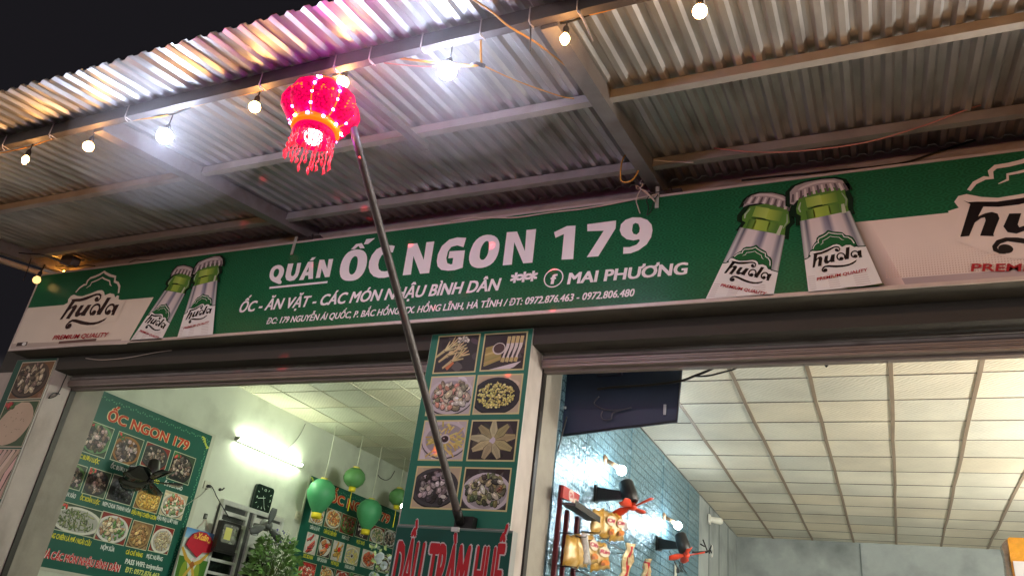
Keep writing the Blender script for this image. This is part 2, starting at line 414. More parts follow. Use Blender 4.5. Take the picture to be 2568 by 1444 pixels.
mx = nt.nodes.new('ShaderNodeMix'); mx.data_type = 'RGBA'; mx.blend_type = 'MULTIPLY'; mx.inputs[0].default_value = 1
nt.links.new(at.outputs[0], mx.inputs[6]); nt.links.new(mm.outputs[0], mx.inputs[7]); nt.links.new(mx.outputs[2], b.inputs['Base Color'])
b.inputs['Roughness'].default_value = 0.6
bp = nt.nodes.new('ShaderNodeBump'); bp.inputs['Strength'].default_value = .25; bp.inputs['Distance'].default_value = .01; nt.links.new(wv.outputs[0], bp.inputs['Height']); nt.links.new(bp.outputs[0], b.inputs['Normal'])
def tiles(name, xs, ys, Z, m, col, sag, parent, var=10):
    v = []; f = []; cols = []
    N = 4
    for i in range(len(xs) - 1):
        for j in range(len(ys) - 1):
            k = len(v); s = rng.uniform(-0.3, 1.0) * sag; t = rng.uniform(-1, 1) * sag * .35; c = rng.uniform(-var, var * .6); wm = rng.uniform(-4, 4)
            cc = lin((min(255, col[0] + c + wm), min(255, col[1] + c), min(255, col[2] + c - wm)))
            for a in range(N + 1):
                for q in range(N + 1):
                    u, w_ = a / N, q / N
                    v.append(Vector((xs[i] + (xs[i + 1] - xs[i]) * u, ys[j] + (ys[j + 1] - ys[j]) * w_, Z - s * 16 * u * (1 - u) * w_ * (1 - w_) + t * (u - .5))) - orgof(parent))
            for a in range(N):
                for q in range(N):
                    f.append((k + a * (N + 1) + q, k + a * (N + 1) + q + 1, k + (a + 1) * (N + 1) + q + 1, k + (a + 1) * (N + 1) + q)); cols.append(cc)
    me = bpy.data.meshes.new(name); me.from_pydata(v, [], f)
    at = me.color_attributes.new('Col', 'FLOAT_COLOR', 'CORNER')
    fl = []
    for c in cols: fl += list(c) * 4
    at.data.foreach_set('color', fl)
    for p in me.polygons: p.use_smooth = True
    me.materials.append(m); o = bpy.data.objects.new(name, me); C.objects.link(o); o.parent = parent; ORG[o.name] = orgof(parent); return o
xs = [-2.405] + [0.147 + 0.648 * k for k in range(-3, 5)] + [3.2]
ys = [0.9] + [1.933 + 0.636 * k for k in range(-1, 13)] + [9.8]
ct = tiles('tiled_ceiling', xs, ys, 4.21, mct, (232, 226, 206), 0.009, bld)
m_tb = mat('grid_bar', (150, 132, 112), 0.5, 0.2, noise=0.12, nscale=9)
for x in xs[1:-1]:
    gb = MB()
    pts = [(x + rng.uniform(-.006, .006), y + rng.uniform(-.02, .02), 4.216 + rng.uniform(-.003, .003)) for y in ys]
    for a, c in zip(pts, pts[1:]): gb.hexa([(a[0] - .017, a[1], a[2] - .012), (a[0] + .017, a[1], a[2] - .012), (c[0] + .017, c[1], c[2] - .012), (c[0] - .017, c[1], c[2] - .012),
                                          (a[0] - .017, a[1], a[2] + .012), (a[0] + .017, a[1], a[2] + .012), (c[0] + .017, c[1], c[2] + .012), (c[0] - .017, c[1], c[2] + .012)])
    gb.build('grid_bar', m_tb, ct, fix=False)
for y in ys[1:-1]:
    gc = MB()
    for x0, x1 in zip(xs, xs[1:]):
        d = rng.uniform(-.008, .008); gc.box(x0 + .018, x1 - .018, y + d - .005, y + d + .005, 4.204 + rng.uniform(0, .003), 4.216)
    gc.build('cross_bar', mat('cross_bar', (84, 74, 64), 0.6), ct, fix=False)
MB().box(-2.42, 3.2, 0.9, 9.8, 4.26, 4.3).build('ceiling_slab', m_lin, bld)
# left room ceiling
xl = [-8.1 + 0.0] + [-5.527 - 0.665 * k for k in range(3, -4, -1)] + [-3.28]
yl = [0.9] + [3.2 + 0.68 * k for k in range(-3, 10)] + [9.9]
cl = tiles('panelled_ceiling', xl, yl, 4.7, mct, (204, 202, 178), 0.008, bld, 6)
gl = MB()
for x in xl[1:-1]: gl.box(x - .006, x + .006, .9, 9.9, 4.69, 4.7)
for y in yl[1:-1]: gl.box(xl[0], xl[-1], y - .004, y + .004, 4.693, 4.704)
gl.build('ceiling_batten', mat('ceil_batten', (168, 166, 142), 0.6), cl, fix=False)
# roller shutters, rolled up behind the lintel
m_sh = mat('shutter_metal', (150, 142, 138), 0.5, 0.25, noise=0.12, nscale=4, stain=((92, 80, 72), 5, .6, (1, 1, 6)))
for x0, x1, nm in ((-8.02, -3.372, 'a'), (-2.41, 3.18, 'b')):
    sh = MB()
    z = 3.862
    for k in range(7):       # curved slats
        pr = [(0.455, z + .002), (0.437, z + .016), (0.437, z + .034), (0.455, z + .05), (0.468, z + .05), (0.468, z + .002)]
        sh.prism([(x0, p[0], p[1]) for p in pr], (x1 - x0, 0, 0)); z += .054
    so_ = sh.build('roller_shutter', m_sh, bld)
    bb = MB()
    for (ya, yb, za, zb) in ((.43, .49, 3.822, 3.86), (.424, .43, 3.83, 3.836), (.424, .43, 3.845, 3.851), (.44, .53, 3.8, 3.8215), (.50, .56, 3.78, 3.80)): bb.box(x0, x1, ya, yb, za, zb)
    bb.build('bottom_bar', mat('shutter_bar', (140, 128, 122), 0.45, 0.3, noise=0.1, nscale=6), so_)

# ---------------------------------------------------------------- awning
awn = thing('awning', 'corrugated galvanised awning on a steel frame above the shop sign', 'awning', (-3, 0.25, 5.2))
mg = bpy.data.materials.new('galvanised_sheet'); mg.use_nodes = True; nt = mg.node_tree; b = nt.nodes['Principled BSDF']
tc = nt.nodes.new('ShaderNodeTexCoord'); mp = nt.nodes.new('ShaderNodeMapping'); mp.inputs['Scale'].default_value = (3, 0.5, 3)
nz = nt.nodes.new('ShaderNodeTexNoise'); nz.inputs['Scale'].default_value = 3; nz.inputs['Detail'].default_value = 7
nt.links.new(tc.outputs['Object'], mp.inputs[0]); nt.links.new(mp.outputs[0], nz.inputs['Vector'])
cr = nt.nodes.new('ShaderNodeMapRange'); cr.inputs[1].default_value = .3; cr.inputs[2].default_value = .7; cr.inputs[3].default_value = .36; cr.inputs[4].default_value = .52
nt.links.new(nz.outputs[0], cr.inputs[0]); cb = nt.nodes.new('ShaderNodeCombineColor'); 
for i in range(3): nt.links.new(cr.outputs[0], cb.inputs[i])
ng = nt.nodes.new('ShaderNodeTexNoise'); ng.inputs['Scale'].default_value = 2.2; ng.inputs['Detail'].default_value = 9; mpg = nt.nodes.new('ShaderNodeMapping'); mpg.inputs['Scale'].default_value = (2.4, .45, 1)
nt.links.new(tc.outputs['Object'], mpg.inputs[0]); nt.links.new(mpg.outputs[0], ng.inputs['Vector']); gr = nt.nodes.new('ShaderNodeMapRange'); gr.inputs[1].default_value = .56; gr.inputs[2].default_value = .74; gr.inputs[4].default_value = .65; nt.links.new(ng.outputs[0], gr.inputs[0])
gx = nt.nodes.new('ShaderNodeMix'); gx.data_type = 'RGBA'; nt.links.new(gr.outputs[0], gx.inputs[0]); nt.links.new(cb.outputs[0], gx.inputs[6]); gx.inputs[7].default_value = lin((112, 96, 84))
nt.links.new(gx.outputs[2], b.inputs['Base Color'])
rr = nt.nodes.new('ShaderNodeMapRange'); rr.inputs[3].default_value = .33; rr.inputs[4].default_value = .5; nt.links.new(nz.outputs[0], rr.inputs[0]); nt.links.new(rr.outputs[0], b.inputs['Roughness'])
b.inputs['Metallic'].default_value = 0.6
nb = nt.nodes.new('ShaderNodeTexNoise'); nb.inputs['Scale'].default_value = 4; nt.links.new(tc.outputs['Object'], nb.inputs['Vector'])
bp = nt.nodes.new('ShaderNodeBump'); bp.inputs['Strength'].default_value = .3; bp.inputs['Distance'].default_value = .02; nt.links.new(nb.outputs[0], bp.inputs['Height']); nt.links.new(bp.outputs[0], b.inputs['Normal'])
PER = 0.115
rs = MB(); prof = []
x = -8.68; k = 0
while x < 4.6:
    dz = 0.006 if (k // 8) % 2 else 0.0
    for dx, z in ((0, 0), (.034, 0), (.052, .024), (.092, .024)): prof.append((x + dx, z + dz))
    x += PER + (0.0 if k % 8 else .004); k += 1
n = len(prof)
YS = [-2.63, -2.2, -1.25, -.22, .246]
vs = []
for th in (0.0, .0015):
    for Y in YS:
        for px_, z in prof:
            edge = rng.uniform(-.006, .006) if Y == -2.63 and th == 0 else 0
            vs.append((px_, Y + edge, roofz(Y) + z + th + (0.004 * math.sin(px_ * 2.1) if Y == -2.63 else 0)))
R = len(YS); fs = []
for t in (0, 1):
    for j in range(R - 1):
        for i in range(n - 1):
            o_ = t * R * n
            fs.append((o_ + j * n + i, o_ + j * n + i + 1, o_ + (j + 1) * n + i + 1, o_ + (j + 1) * n + i))
for i in range(n - 1):
    fs.append((i, i + 1, R * n + i + 1, R * n + i)); e = (R - 1) * n; fs.append((e + i, e + i + 1, R * n + e + i + 1, R * n + e + i))
rs.add(vs, fs)
roof = rs.build('roof_sheet', mg, awn, fix=False)
m_st = mat('steel_section', (148, 144, 144), 0.42, 0.55, noise=0.12, nscale=7, bump=0.1, bscale=30, stain=((110, 84, 66), 4, .5))
m_bm = mat('steel_beam', (92, 88, 88), 0.55, 0.2, noise=0.15, nscale=9, bump=0.1, bscale=30, stain=((70, 58, 50), 4, .5))
m_stL = mat('steel_purlin', (188, 182, 178), 0.38, 0.5, noise=0.08, nscale=7, stain=((130, 110, 95), 3, .45))
def beam_y(y0, y1, x0, x1, dep, name, m, gap=0.002):     # member along X, hung under the sheet
    mb = MB(); z0 = roofz(y0) - gap; z1 = roofz(y1) - gap
    mb.hexa([(x0, y0, z0 - dep), (x1, y0, z0 - dep), (x1, y1, z0 - dep), (x0, y1, z0 - dep), (x0, y0, z0), (x1, y0, z0), (x1, y1, z1), (x0, y1, z1)])
    if name == 'purlin': mb.box(x0, x1, y0 - .005, y0 - .0005, z0 - dep - .001, z0 - dep + .009)
    return mb.build(name, m, awn)
beam_y(-2.2, -2.15, -8.62, 4.5, .098, 'front_beam', m_bm)
RX = [(-8.56, .1, -2.148, .248), (-4.93, .105, -2.148, .248), (-1.435, .10, -2.148, .248), (2.1, .115, -2.148, .248)]
def rafter(xc, wd, y0, y1, top, dep, m):
    mb = MB()
    for_ = lambda Y, off: roofz(Y, off)
    mb.hexa([(xc - wd / 2, y0, for_(y0, dep)), (xc + wd / 2, y0, for_(y0, dep)), (xc + wd / 2, y1, for_(y1, dep)), (xc - wd / 2, y1, for_(y1, dep)),
             (xc - wd / 2, y0, for_(y0, top)), (xc + wd / 2, y0, for_(y0, top)), (xc + wd / 2, y1, for_(y1, top)), (xc - wd / 2, y1, for_(y1, top))])
    return mb.build('rafter', m, awn)
for xc, wd, y0, y1 in RX: rafter(xc, wd, y0, y1, .003, .135, m_st)
rafter(-2.84, .055, -2.148, -1.10, .080, .125, m_st)
segs = [(-8.505, -4.987), (-4.873, -1.489), (-1.381, 2.04), (2.16, 4.4)]
for (ya, yb, dep) in ((-1.26, -1.21, .068), (-.225, -.175, .075)):
    for x0, x1 in segs: beam_y(ya, yb, x0 - .004, x1 + .004, dep, 'purlin', m_stL)
# wall brackets where rafters meet the wall
for xc in (-4.93, -1.435):
    mb = MB(); mb.box(xc - .075, xc + .19, .12, .249, roofz(.2, .25), roofz(.2, .14)); mb.box(xc + .1, xc + .115, .1, .12, roofz(.2, .25), roofz(.2, .13))
    mb.build('wall_bracket', mat('bracket_dark', (70, 62, 60), .6, .4, noise=.1), awn)
# ---------------------------------------------------------------- shop sign
GREEN = (32, 100, 64); PAPER = (240, 238, 236); INK = (28, 20, 22); RED = (176, 38, 48); LET = (250, 242, 244)
def SG(px, py): p = onY(px, py, 0.0); return (p.x, p.z)
sign = thing('shop_sign', 'long green and white shop sign box with white lettering under the awning', 'sign', (-3.2, 0.0, 4.06))
m_alu = mat('sign_aluminium', (168, 158, 150), 0.45, 0.35, noise=0.1, nscale=6, stain=((96, 92, 84), 4, .6))
SX0, SX1, SZ0, SZ1 = -8.565, 2.35, 4.062, 5.008
m_und = mat('sign_back_sheet', (88, 84, 76), 0.5, 0.3, noise=0.25, nscale=4, bump=.2, bscale=12)
MB().box(SX0 + .004, SX1 - .004, 0.012, 0.249, SZ0 + .003, SZ1 - .003).build('box', m_und, sign)
fm = MB()
fm.box(SX0, SX1, -0.002, .0115, SZ0, SZ0 + .026); fm.box(SX0, SX1, -0.002, .0115, SZ1 - .02, SZ1)
fm.box(SX0, SX0 + .022, -0.0019, .0115, SZ0 + .026, SZ1 - .02); fm.box(SX1 - .022, SX1, -0.0019, .0115, SZ0 + .026, SZ1 - .02)
fm.build('frame', mat('frame_white', (205, 190, 184), 0.4, .2, noise=.08), sign)
m_sgn = print_mat('sign_print', rough=0.25, spec=0.45, wave=True)
m_lett = print_mat('sign_letters', rough=0.25, spec=0.45, mottle=.03)
FR = FAC(0.002)
a = Art(); a.rect(SX0 + .02, SX1 - .02, SZ0 + .02, SZ1 - .015, GREEN); a.build('green_field', FR, sign, m_sgn)
zb0, zb1 = SZ0 + .026, SZ1 - .02
# white lower fields left and right
a = Art()
wl_ = [SG(68, 772), SG(385, 745), SG(318, 862), (SX0 + .02, zb0), (SX0 + .02, SG(60, 773)[1])]
a.poly(wl_, (236, 224, 210), 1)
a.poly([(SX0 + .02, zb0), SG(300, 860), SG(305, 850), (SX0 + .02, zb0 + .06)], (196, 180, 170), 2)
wr0 = SG(2150, 557); wr1 = SG(2392, 532)
a.poly([wr0, wr1, (SX1 - .02, wr1[1]), (SX1 - .02, zb0), (SG(2215, 722)[0], zb0)], (240, 224, 216), 1)
q0 = SG(2222, 700); a.poly([q0, (SX1 - .02, q0[1]), (SX1 - .02, zb0), (SG(2215, 722)[0], zb0)], [(176, 160, 164), (226, 200, 196), (226, 200, 196), (176, 160, 164)], 2)
# printed shadow right of the bottle, dot screen above the strip
e0, e1 = SG(2135, 500), SG(2218, 722)
a.poly([(e0[0] - .03, wr0[1]), (e0[0] + .10, wr0[1]), (e1[0] + .12, zb0), (e1[0] - .03, zb0)], [(96, 70, 62), (240, 224, 216), (226, 200, 196), (110, 90, 88)], 3)
r9 = random.Random(3)
zz = q0[1] + .012
while zz < wr0[1] - .2:
    xx = e1[0] + .02
    sz = .0085 * max(0.15, 1 - (zz - q0[1]) / .28)
    while xx < SX1 - .03:
        a.rect(xx - sz / 2, xx + sz / 2, zz - sz / 2, zz + sz / 2, (206, 176, 164), 4); xx += .0165
    zz += .0165
a.build('white_field', FR, sign, m_lett)
# logo strokes, drawn in one flat logo space (y down)
LOGO = dict(
 hstem=[(415, 650), (490, 648), (468, 742), (505, 708), (540, 692), (572, 700), (586, 735), (575, 800), (566, 868), (572, 882), (495, 893), (512, 765), (505, 742), (485, 752), (455, 795), (436, 906), (388, 922)],
 swash=[(372, 630), (400, 640), (450, 626), (560, 605), (680, 555), (800, 502), (870, 487), (920, 500), (948, 545), (930, 588), (885, 603), (845, 588), (832, 562), (845, 540), (875, 535), (900, 550), (908, 568), (922, 552), (912, 528), (880, 514), (845, 516), (790, 540), (680, 605), (570, 645), (490, 658), (420, 656)],
 u=[(635, 687), (700, 672), (690, 765), (702, 785), (738, 760), (765, 660), (838, 645), (826, 770), (834, 800), (752, 814), (748, 795), (692, 838), (642, 836), (614, 795)],
 dstem=[(1060, 518), (1132, 503), (1116, 745), (1035, 758), (1052, 640)],
 astem=[(1296, 582), (1365, 565), (1372, 660), (1385, 711), (1322, 718), (1316, 640)],
 low=[(700, 868), (900, 870), (1020, 865), (1130, 840), (1210, 800), (1276, 755), (1262, 800), (1200, 845), (1100, 885), (980, 908), (850, 915), (720, 908), (650, 908), (612, 935), (598, 968), (612, 992), (630, 1008), (590, 1000), (570, 960), (588, 912), (635, 880)],
 out=[(296, 716), (312, 640), (345, 575), (372, 552), (385, 490), (430, 420), (460, 390), (468, 325), (515, 275), (600, 240), (650, 205), (692, 162), (720, 168), (790, 193), (900, 197), (980, 207), (1035, 250), (1060, 268), (1130, 272), (1195, 308), (1245, 378), (1275, 445), (1305, 492), (1225, 505), (1150, 462), (1060, 462), (980, 502), (930, 462), (870, 447), (800, 462), (680, 525), (560, 577), (470, 587), (385, 582), (342, 600), (325, 650), (355, 690)],
 fill=[(386, 566), (400, 498), (442, 432), (476, 400), (484, 338), (528, 290), (608, 255), (660, 220), (700, 180), (722, 186), (790, 210), (900, 214), (972, 224), (1022, 264), (1052, 286), (1122, 290), (1182, 324), (1230, 390), (1256, 455), (1210, 480), (1150, 448), (1060, 448), (982, 486), (932, 446), (870, 432), (795, 447), (675, 510), (555, 562), (470, 572)],
 halo=[(300, 730), (355, 692), (325, 650), (342, 600), (385, 576), (470, 583), (560, 572), (680, 520), (800, 457), (870, 441), (930, 456), (982, 497), (1060, 456), (1150, 456), (1205, 492), (1222, 462), (1262, 462), (1290, 505), (1440, 505), (1480, 780), (1310, 820), (1100, 940), (700, 1040), (560, 1020), (380, 960)])
W1 = [(395, 545), (420, 480), (470, 430), (508, 422), (496, 370), (520, 330), (590, 300), (660, 260), (712, 213), (760, 227), (880, 243), (982, 243), (1022, 302), (1100, 310), (1170, 350), (1225, 430)]
W2 = [(550, 462), (597, 420), (592, 378), (650, 350), (700, 320), (742, 288), (800, 300), (920, 310), (970, 352), (1018, 366)]
def lsq(src, dst):      # least-squares affine, logo space -> picture
    def solve3(A, bv):
        M = [r[:] + [v] for r, v in zip(A, bv)]
        for i in range(3):
            p = max(range(i, 3), key=lambda r: abs(M[r][i])); M[i], M[p] = M[p], M[i]
            for r in range(3):
                if r != i:
                    f = M[r][i] / M[i][i]; M[r] = [x - f * y for x, y in zip(M[r], M[i])]
        return [M[i][3] / M[i][i] for i in range(3)]
    A = [[sum(f(s) * g_(s) for s in src) for g_ in (lambda s: s[0], lambda s: s[1], lambda s: 1)] for f in (lambda s: s[0], lambda s: s[1], lambda s: 1)]
    X = solve3(A, [sum(f(s) * d[0] for s, d in zip(src, dst)) for f in (lambda s: s[0], lambda s: s[1], lambda s: 1)])
    Y = solve3(A, [sum(f(s) * d[1] for s, d in zip(src, dst)) for f in (lambda s: s[0], lambda s: s[1], lambda s: 1)])
    return lambda p: (X[0] * p[0] + X[1] * p[1] + X[2], Y[0] * p[0] + Y[1] * p[1] + Y[2])
KP = dict(hbl=(390, 920), abr=(1383, 712), serif=(375, 632), peak=(705, 165), curl=(645, 970), notch=(500, 422), wend=(395, 545))
def logo_map(org, sc, **k):
    f = lsq([KP[n] for n in k], [(org[0] + sc * v[0], org[1] + sc * v[1]) for v in k.values()])
    return lambda p: SG(*f(p))
def draw_logo(a, T, big, z=10, text=True, ink=INK, field=(240, 224, 216)):
    M = lambda ps: [T(p) for p in ps]
    white = PAPER if not big else field
    if not big:
        a.poly(M(LOGO['halo'][:]), white, z); a.poly(M(LOGO['out']), (24, 62, 44), z + 1); a.poly(M(LOGO['fill']), (38, 104, 58), z + 2)
    else: a.poly(M(LOGO['halo']), white, z)
    a.stroke(M(W1), _w(T, [20] * len(W1) if not big else [24, 28, 30, 30, 32, 32, 32, 32, 30, 32, 34, 34, 32, 32, 32, 26]), white, z + 3)
    a.stroke(M(W2), _w(T, [6, 12, 12, 12, 12, 12, 12, 12, 12, 4] if not big else [6, 18, 20, 20, 20, 20, 20, 20, 18, 4]), white, z + 3)
    for n in ('hstem', 'swash', 'u', 'dstem', 'astem', 'low'): a.poly(M(LOGO[n]), ink, z + 4 if n != 'swash' else z + 5)
    def arc(c, rx, ry, t0, t1, n=16): return [(c[0] + rx * math.cos(math.radians(t0 + (t1 - t0) * i / n)), c[1] + ry * math.sin(math.radians(t0 + (t1 - t0) * i / n))) for i in range(n + 1)]
    for c, rx, ry in (((958, 698), 78, 72), ((1238, 650), 72, 64)):
        a.stroke(M(arc(c, rx, ry, 130, 385)), _w(T, 30), ink, z + 4)
        a.stroke(M(arc((c[0], c[1]), rx, ry, 20, 150)), _w(T, [30] * 17), ink, z + 4) if False else None
        a.poly(M(arc((c[0] + 10, c[1] + 42), 42, 36, 0, 342, 18)), ink, z + 5)
        a.stroke(M(arc(c, rx, ry, 95, 140, 6)), _w(T, 28), ink, z + 6)
    a.poly(M(arc((646, 970), 42, 36, 0, 342, 18)), ink, z + 5)
    a.stroke(M([(580, 960), (590, 990), (620, 1004), (650, 1004)]), _w(T, [22, 26, 22, 12]), ink, z + 6)
def _w(T, wd):
    p, q = T((500, 700)), T((600, 680)); s = math.hypot(p[0] - q[0], p[1] - q[1]) / 102
    return [v * s for v in wd] if isinstance(wd, list) else wd * s
def logo_text(a, T, z=20):
    vs, fs = text_geo('PREMIUM QUALITY', 0, .02)
    x0 = min(v[0] for v in vs); x1 = max(v[0] for v in vs); k = len(a.v)
    for v in vs:
        u = (v[0] - x0) / (x1 - x0); p = T((475 + 1015 * u, 1185 - 195 * u - v[1] / .74 * 64)); a.v.append((p[0], p[1], z))
    for f in fs: a.f.append([k + i for i in f]); a.c.append([RED] * len(f))
# big logos
T = logo_map((130, 660), .1316, hbl=(155, 1075), abr=(1190, 985), serif=(365, 657), peak=(1030, 110), curl=(340, 1220), notch=(665, 405))
a = Art(); draw_logo(a, T, True, ink=(58, 38, 34), field=(236, 224, 210)); logo_text(a, T); a.build('brand_logo', FR, sign, m_lett)
T = logo_map((2368, 370), .2356, hbl=(178, 955), serif=(197, 570), curl=(650, 1080), notch=(490, 330), wend=(265, 455))
a = Art(); draw_logo(a, T, True); logo_text(a, T); a.build('brand_logo', FR, sign, m_lett)
a = Art()
p0, p1 = SG(40, 868), SG(70, 857); a.rect(p0[0], p1[0], p0[1], p1[1], (70, 52, 48), 4); a.ell(p1[0] - .05, (p0[1] + p1[1]) / 2, .035, .02, PAPER, 5)
p0, p1 = SG(146, 862), SG(242, 850); a.poly([p0, (p1[0], p0[1]), (p1[0], p0[1] + .03), (p0[0], p0[1] + .03)], (112, 84, 78), 4); a.build('print_mark', FR, sign, m_lett)

def smooth2(ps, n=5, closed=False):
    q = [Vector((p[0], p[1], 0)) for p in ps]
    return [(v.x, v.y) for v in curve(q, n)]
def bottle(org, sc, lab, neck, cap, logo, name='bottle_picture'):
    f = lambda p: SG(org[0] + sc * p[0], org[1] + sc * p[1])
    a = Art()
    TL, TR, BR, BL = [f(p) for p in lab]
    lerp = lambda p, q, t: (p[0] + (q[0] - p[0]) * t, p[1] + (q[1] - p[1]) * t)
    # soft printed shadow behind
    mx = lerp(TL, TR, .5)
    # label: foil upper part in vertical strips
    stops = [(0, (104, 112, 116)), (.06, (196, 196, 198)), (.12, (84, 86, 104)), (.2, (222, 210, 210)), (.38, (226, 214, 216)), (.47, (150, 148, 166)), (.55, (112, 112, 136)), (.64, (222, 210, 212)), (.8, (212, 200, 202)), (.9, (98, 100, 118)), (.97, (188, 190, 192)), (1, (84, 92, 86))]
    for (t0, c0), (t1, c1) in zip(stops, stops[1:]):
        c0b = tuple(int(v * .35 + w * .65) for v, w in zip(c0, PAPER)); c1b = tuple(int(v * .35 + w * .65) for v, w in zip(c1, PAPER))
        a.poly([lerp(TL, TR, t0), lerp(TL, TR, t1), lerp(BL, BR, t1), lerp(BL, BR, t0)], [c0, c1, c1b, c0b], 6)
    # paper half of the label below the logo line
    L = logo
    ml, mr = L((228, 752)), L((1446, 482))
    pl = [lerp(TL, BL, t) for t in (0,)]
    def edge(P, Q, z):   # point of edge P-Q at height z
        t = (P[1] - z) / (P[1] - Q[1]); return lerp(P, Q, t)
    el, er = edge(TL, BL, ml[1]), edge(TR, BR, mr[1])
    a.poly([el, L((330, 712)), L((1290, 500)), er, BR, BL], PAPER, 8)
    a.stroke([el, L((325, 708))], _w(L, 24), (24, 62, 44), 9); a.stroke([L((1285, 495)), er], _w(L, 24), (24, 62, 44), 9)
    for i in range(7):   # fine lines low on the label
        t = .80 + i * .028
        for s0, s1 in ((.02, .12), (.3, .45), (.66, .86)):
            p, q = lerp(lerp(TL, BL, t), lerp(TR, BR, t), s0), lerp(lerp(TL, BL, t), lerp(TR, BR, t), s1); a.stroke([p, q], .003, (196, 180, 178), 9)
    NK = [f(p) for p in neck]
    for grp, k_ in ((NK, 1.22), ([f(p) for p in cap], 1.16)):      # printed drop shadow on the green
        g0 = (sum(p[0] for p in grp) / len(grp) + .008, sum(p[1] for p in grp) / len(grp) - .008)
        a.poly([(g0[0] + (p[0] - g0[0]) * k_, g0[1] + (p[1] - g0[1]) * k_) for p in grp], (14, 40, 24), 3.5)
    a.poly(NK, (92, 138, 58), 5)
    # glass shades inside the neck
    nx = [p[0] for p in NK]; nz_ = [p[1] for p in NK]
    nl = [f(p) for p in neck[:4]]; 
    c0 = (sum(nx) / len(nx), sum(nz_) / len(nz_)); W = max(nx) - min(nx); H = max(nz_) - min(nz_)
    ax = Vector((TR[0] - TL[0], TR[1] - TL[1])).normalized(); up = Vector((-ax.y, ax.x))
    B = lambda u, v: (c0[0] + ax.x * u * W + up.x * v * H, c0[1] + ax.y * u * W + up.y * v * H)
    for u0, u1, v0, v1, ca, cb_ in ((-.34, -.18, -.36, -.1, (64, 104, 48), (126, 164, 66)), (-.2, .12, -.36, -.06, (176, 202, 84), (148, 184, 76)), (.1, .3, -.34, -.08, (120, 160, 66), (84, 126, 60)),
                                 (-.3, .0, .0, .3, (150, 184, 84), (186, 210, 104)), (0, .3, -.02, .28, (176, 202, 86), (104, 144, 64))):
        a.poly([B(u0, v0), B(u1, v0), B(u1, v1), B(u0, v1)], [ca, cb_, cb_, ca], 6)
    a.stroke([B(-.3, -.06), B(-.1, -.03), B(.1, -.05)], [.004, .016, .003], (24, 44, 22), 7)
    a.stroke([B(-.44, -.1), B(-.46, .02), B(-.4, .2)], [.008, .014, .006], (176, 196, 170), 7); a.stroke([B(.42, -.2), B(.46, .0), B(.4, .22)], [.006, .012, .006], (150, 172, 140), 7)
    a.poly([B(.32, -.4), B(.4, -.4), B(.4, -.12), B(.34, -.12)], (196, 204, 176), 7)
    CP = [f(p) for p in cap]; n = len(CP)
    a.poly(CP, (150, 140, 142), 9)
    a.poly([(p[0], p[1]) for p in [lerp(c0, q, 1) for q in CP]], (176, 164, 166), 10)
    cc = (sum(p[0] for p in CP) / n, sum(p[1] for p in CP) / n); CW = max(p[0] for p in CP) - min(p[0] for p in CP); CH = max(p[1] for p in CP) - min(p[1] for p in CP)
    r5 = random.Random(5)
    for i in range(13):    # crimped rim
        u = -.44 + i * .88 / 12; bow = .16 * (1 - (u / .44) ** 2)
        top = (cc[0] + ax.x * u * CW + up.x * CH * (.02 + bow), cc[1] + ax.y * u * CW + up.y * CH * (.02 + bow))
        bot = (cc[0] + ax.x * u * CW * 1.08 + up.x * CH * (bow - .33), cc[1] + ax.y * u * CW * 1.08 + up.y * CH * (bow - .33))
        a.stroke([top, bot], [.012, .02], (224, 214, 214) if i % 2 else (104, 94, 98), 11)
    a.stroke([(cc[0] + ax.x * u * CW + up.x * CH * (.30 - .2 * (u / .4) ** 2), cc[1] + ax.y * u * CW + up.y * CH * (.30 - .2 * (u / .4) ** 2)) for u in [-.34 + .068 * i for i in range(11)]], [.004] + [.018] * 9 + [.004], (218, 208, 208), 12)
    return a, L
# right pair
O, S = (1760, 460), .2078
T2 = logo_map((1990, 560), .12465, hbl=(390, 920), abr=(1383, 712), serif=(375, 632), peak=(705, 165), curl=(645, 970), notch=(500, 422))
a, L = bottle(O, S, [(1185, 470), (1790, 345), (2185, 1235), (1290, 1318)],
    [(1175, 200), (1140, 320), (1150, 380), (1198, 405), (1198, 480), (1780, 360), (1762, 300), (1765, 215), (1735, 150), (1725, 60), (1440, 60)],
    [(1068, 262), (1066, 120), (1130, 50), (1250, 5), (1450, -32), (1600, -42), (1700, -18), (1755, 60), (1764, 95), (1700, 82), (1600, 66), (1450, 80), (1300, 125), (1180, 190), (1110, 275)], T2)
draw_logo(a, L, False); logo_text(a, L)
a.poly([SG(O[0] + S * 1790, O[1] + S * 1282), SG(O[0] + S * 2190, O[1] + S * 1222), (SG(2218, 722)[0], zb0 - .002), (SG(2110, 738)[0], zb0 - .002)], (70, 84, 50), 25)
T1 = logo_map(O, S, hbl=(272, 1088), abr=(812, 1180), serif=(360, 935), peak=(655, 752), curl=(365, 1163), notch=(490, 832))
a1, L1 = bottle(O, S, [(460, 530), (1008, 628), (865, 1350), (48, 1392)],
    [(580, 280), (490, 395), (488, 450), (530, 472), (478, 545), (1000, 632), (1012, 520), (1062, 470), (1050, 380), (1045, 290), (800, 240)],
    [(495, 292), (540, 200), (600, 150), (700, 120), (850, 118), (980, 150), (1055, 190), (1085, 240), (1078, 305), (1000, 292), (850, 252), (700, 242), (560, 262)], T1)
draw_logo(a1, L1, False); logo_text(a1, L1)
a1.build('bottle_picture', FR, sign, m_lett); a.build('bottle_picture', FR, sign, m_lett, 30)
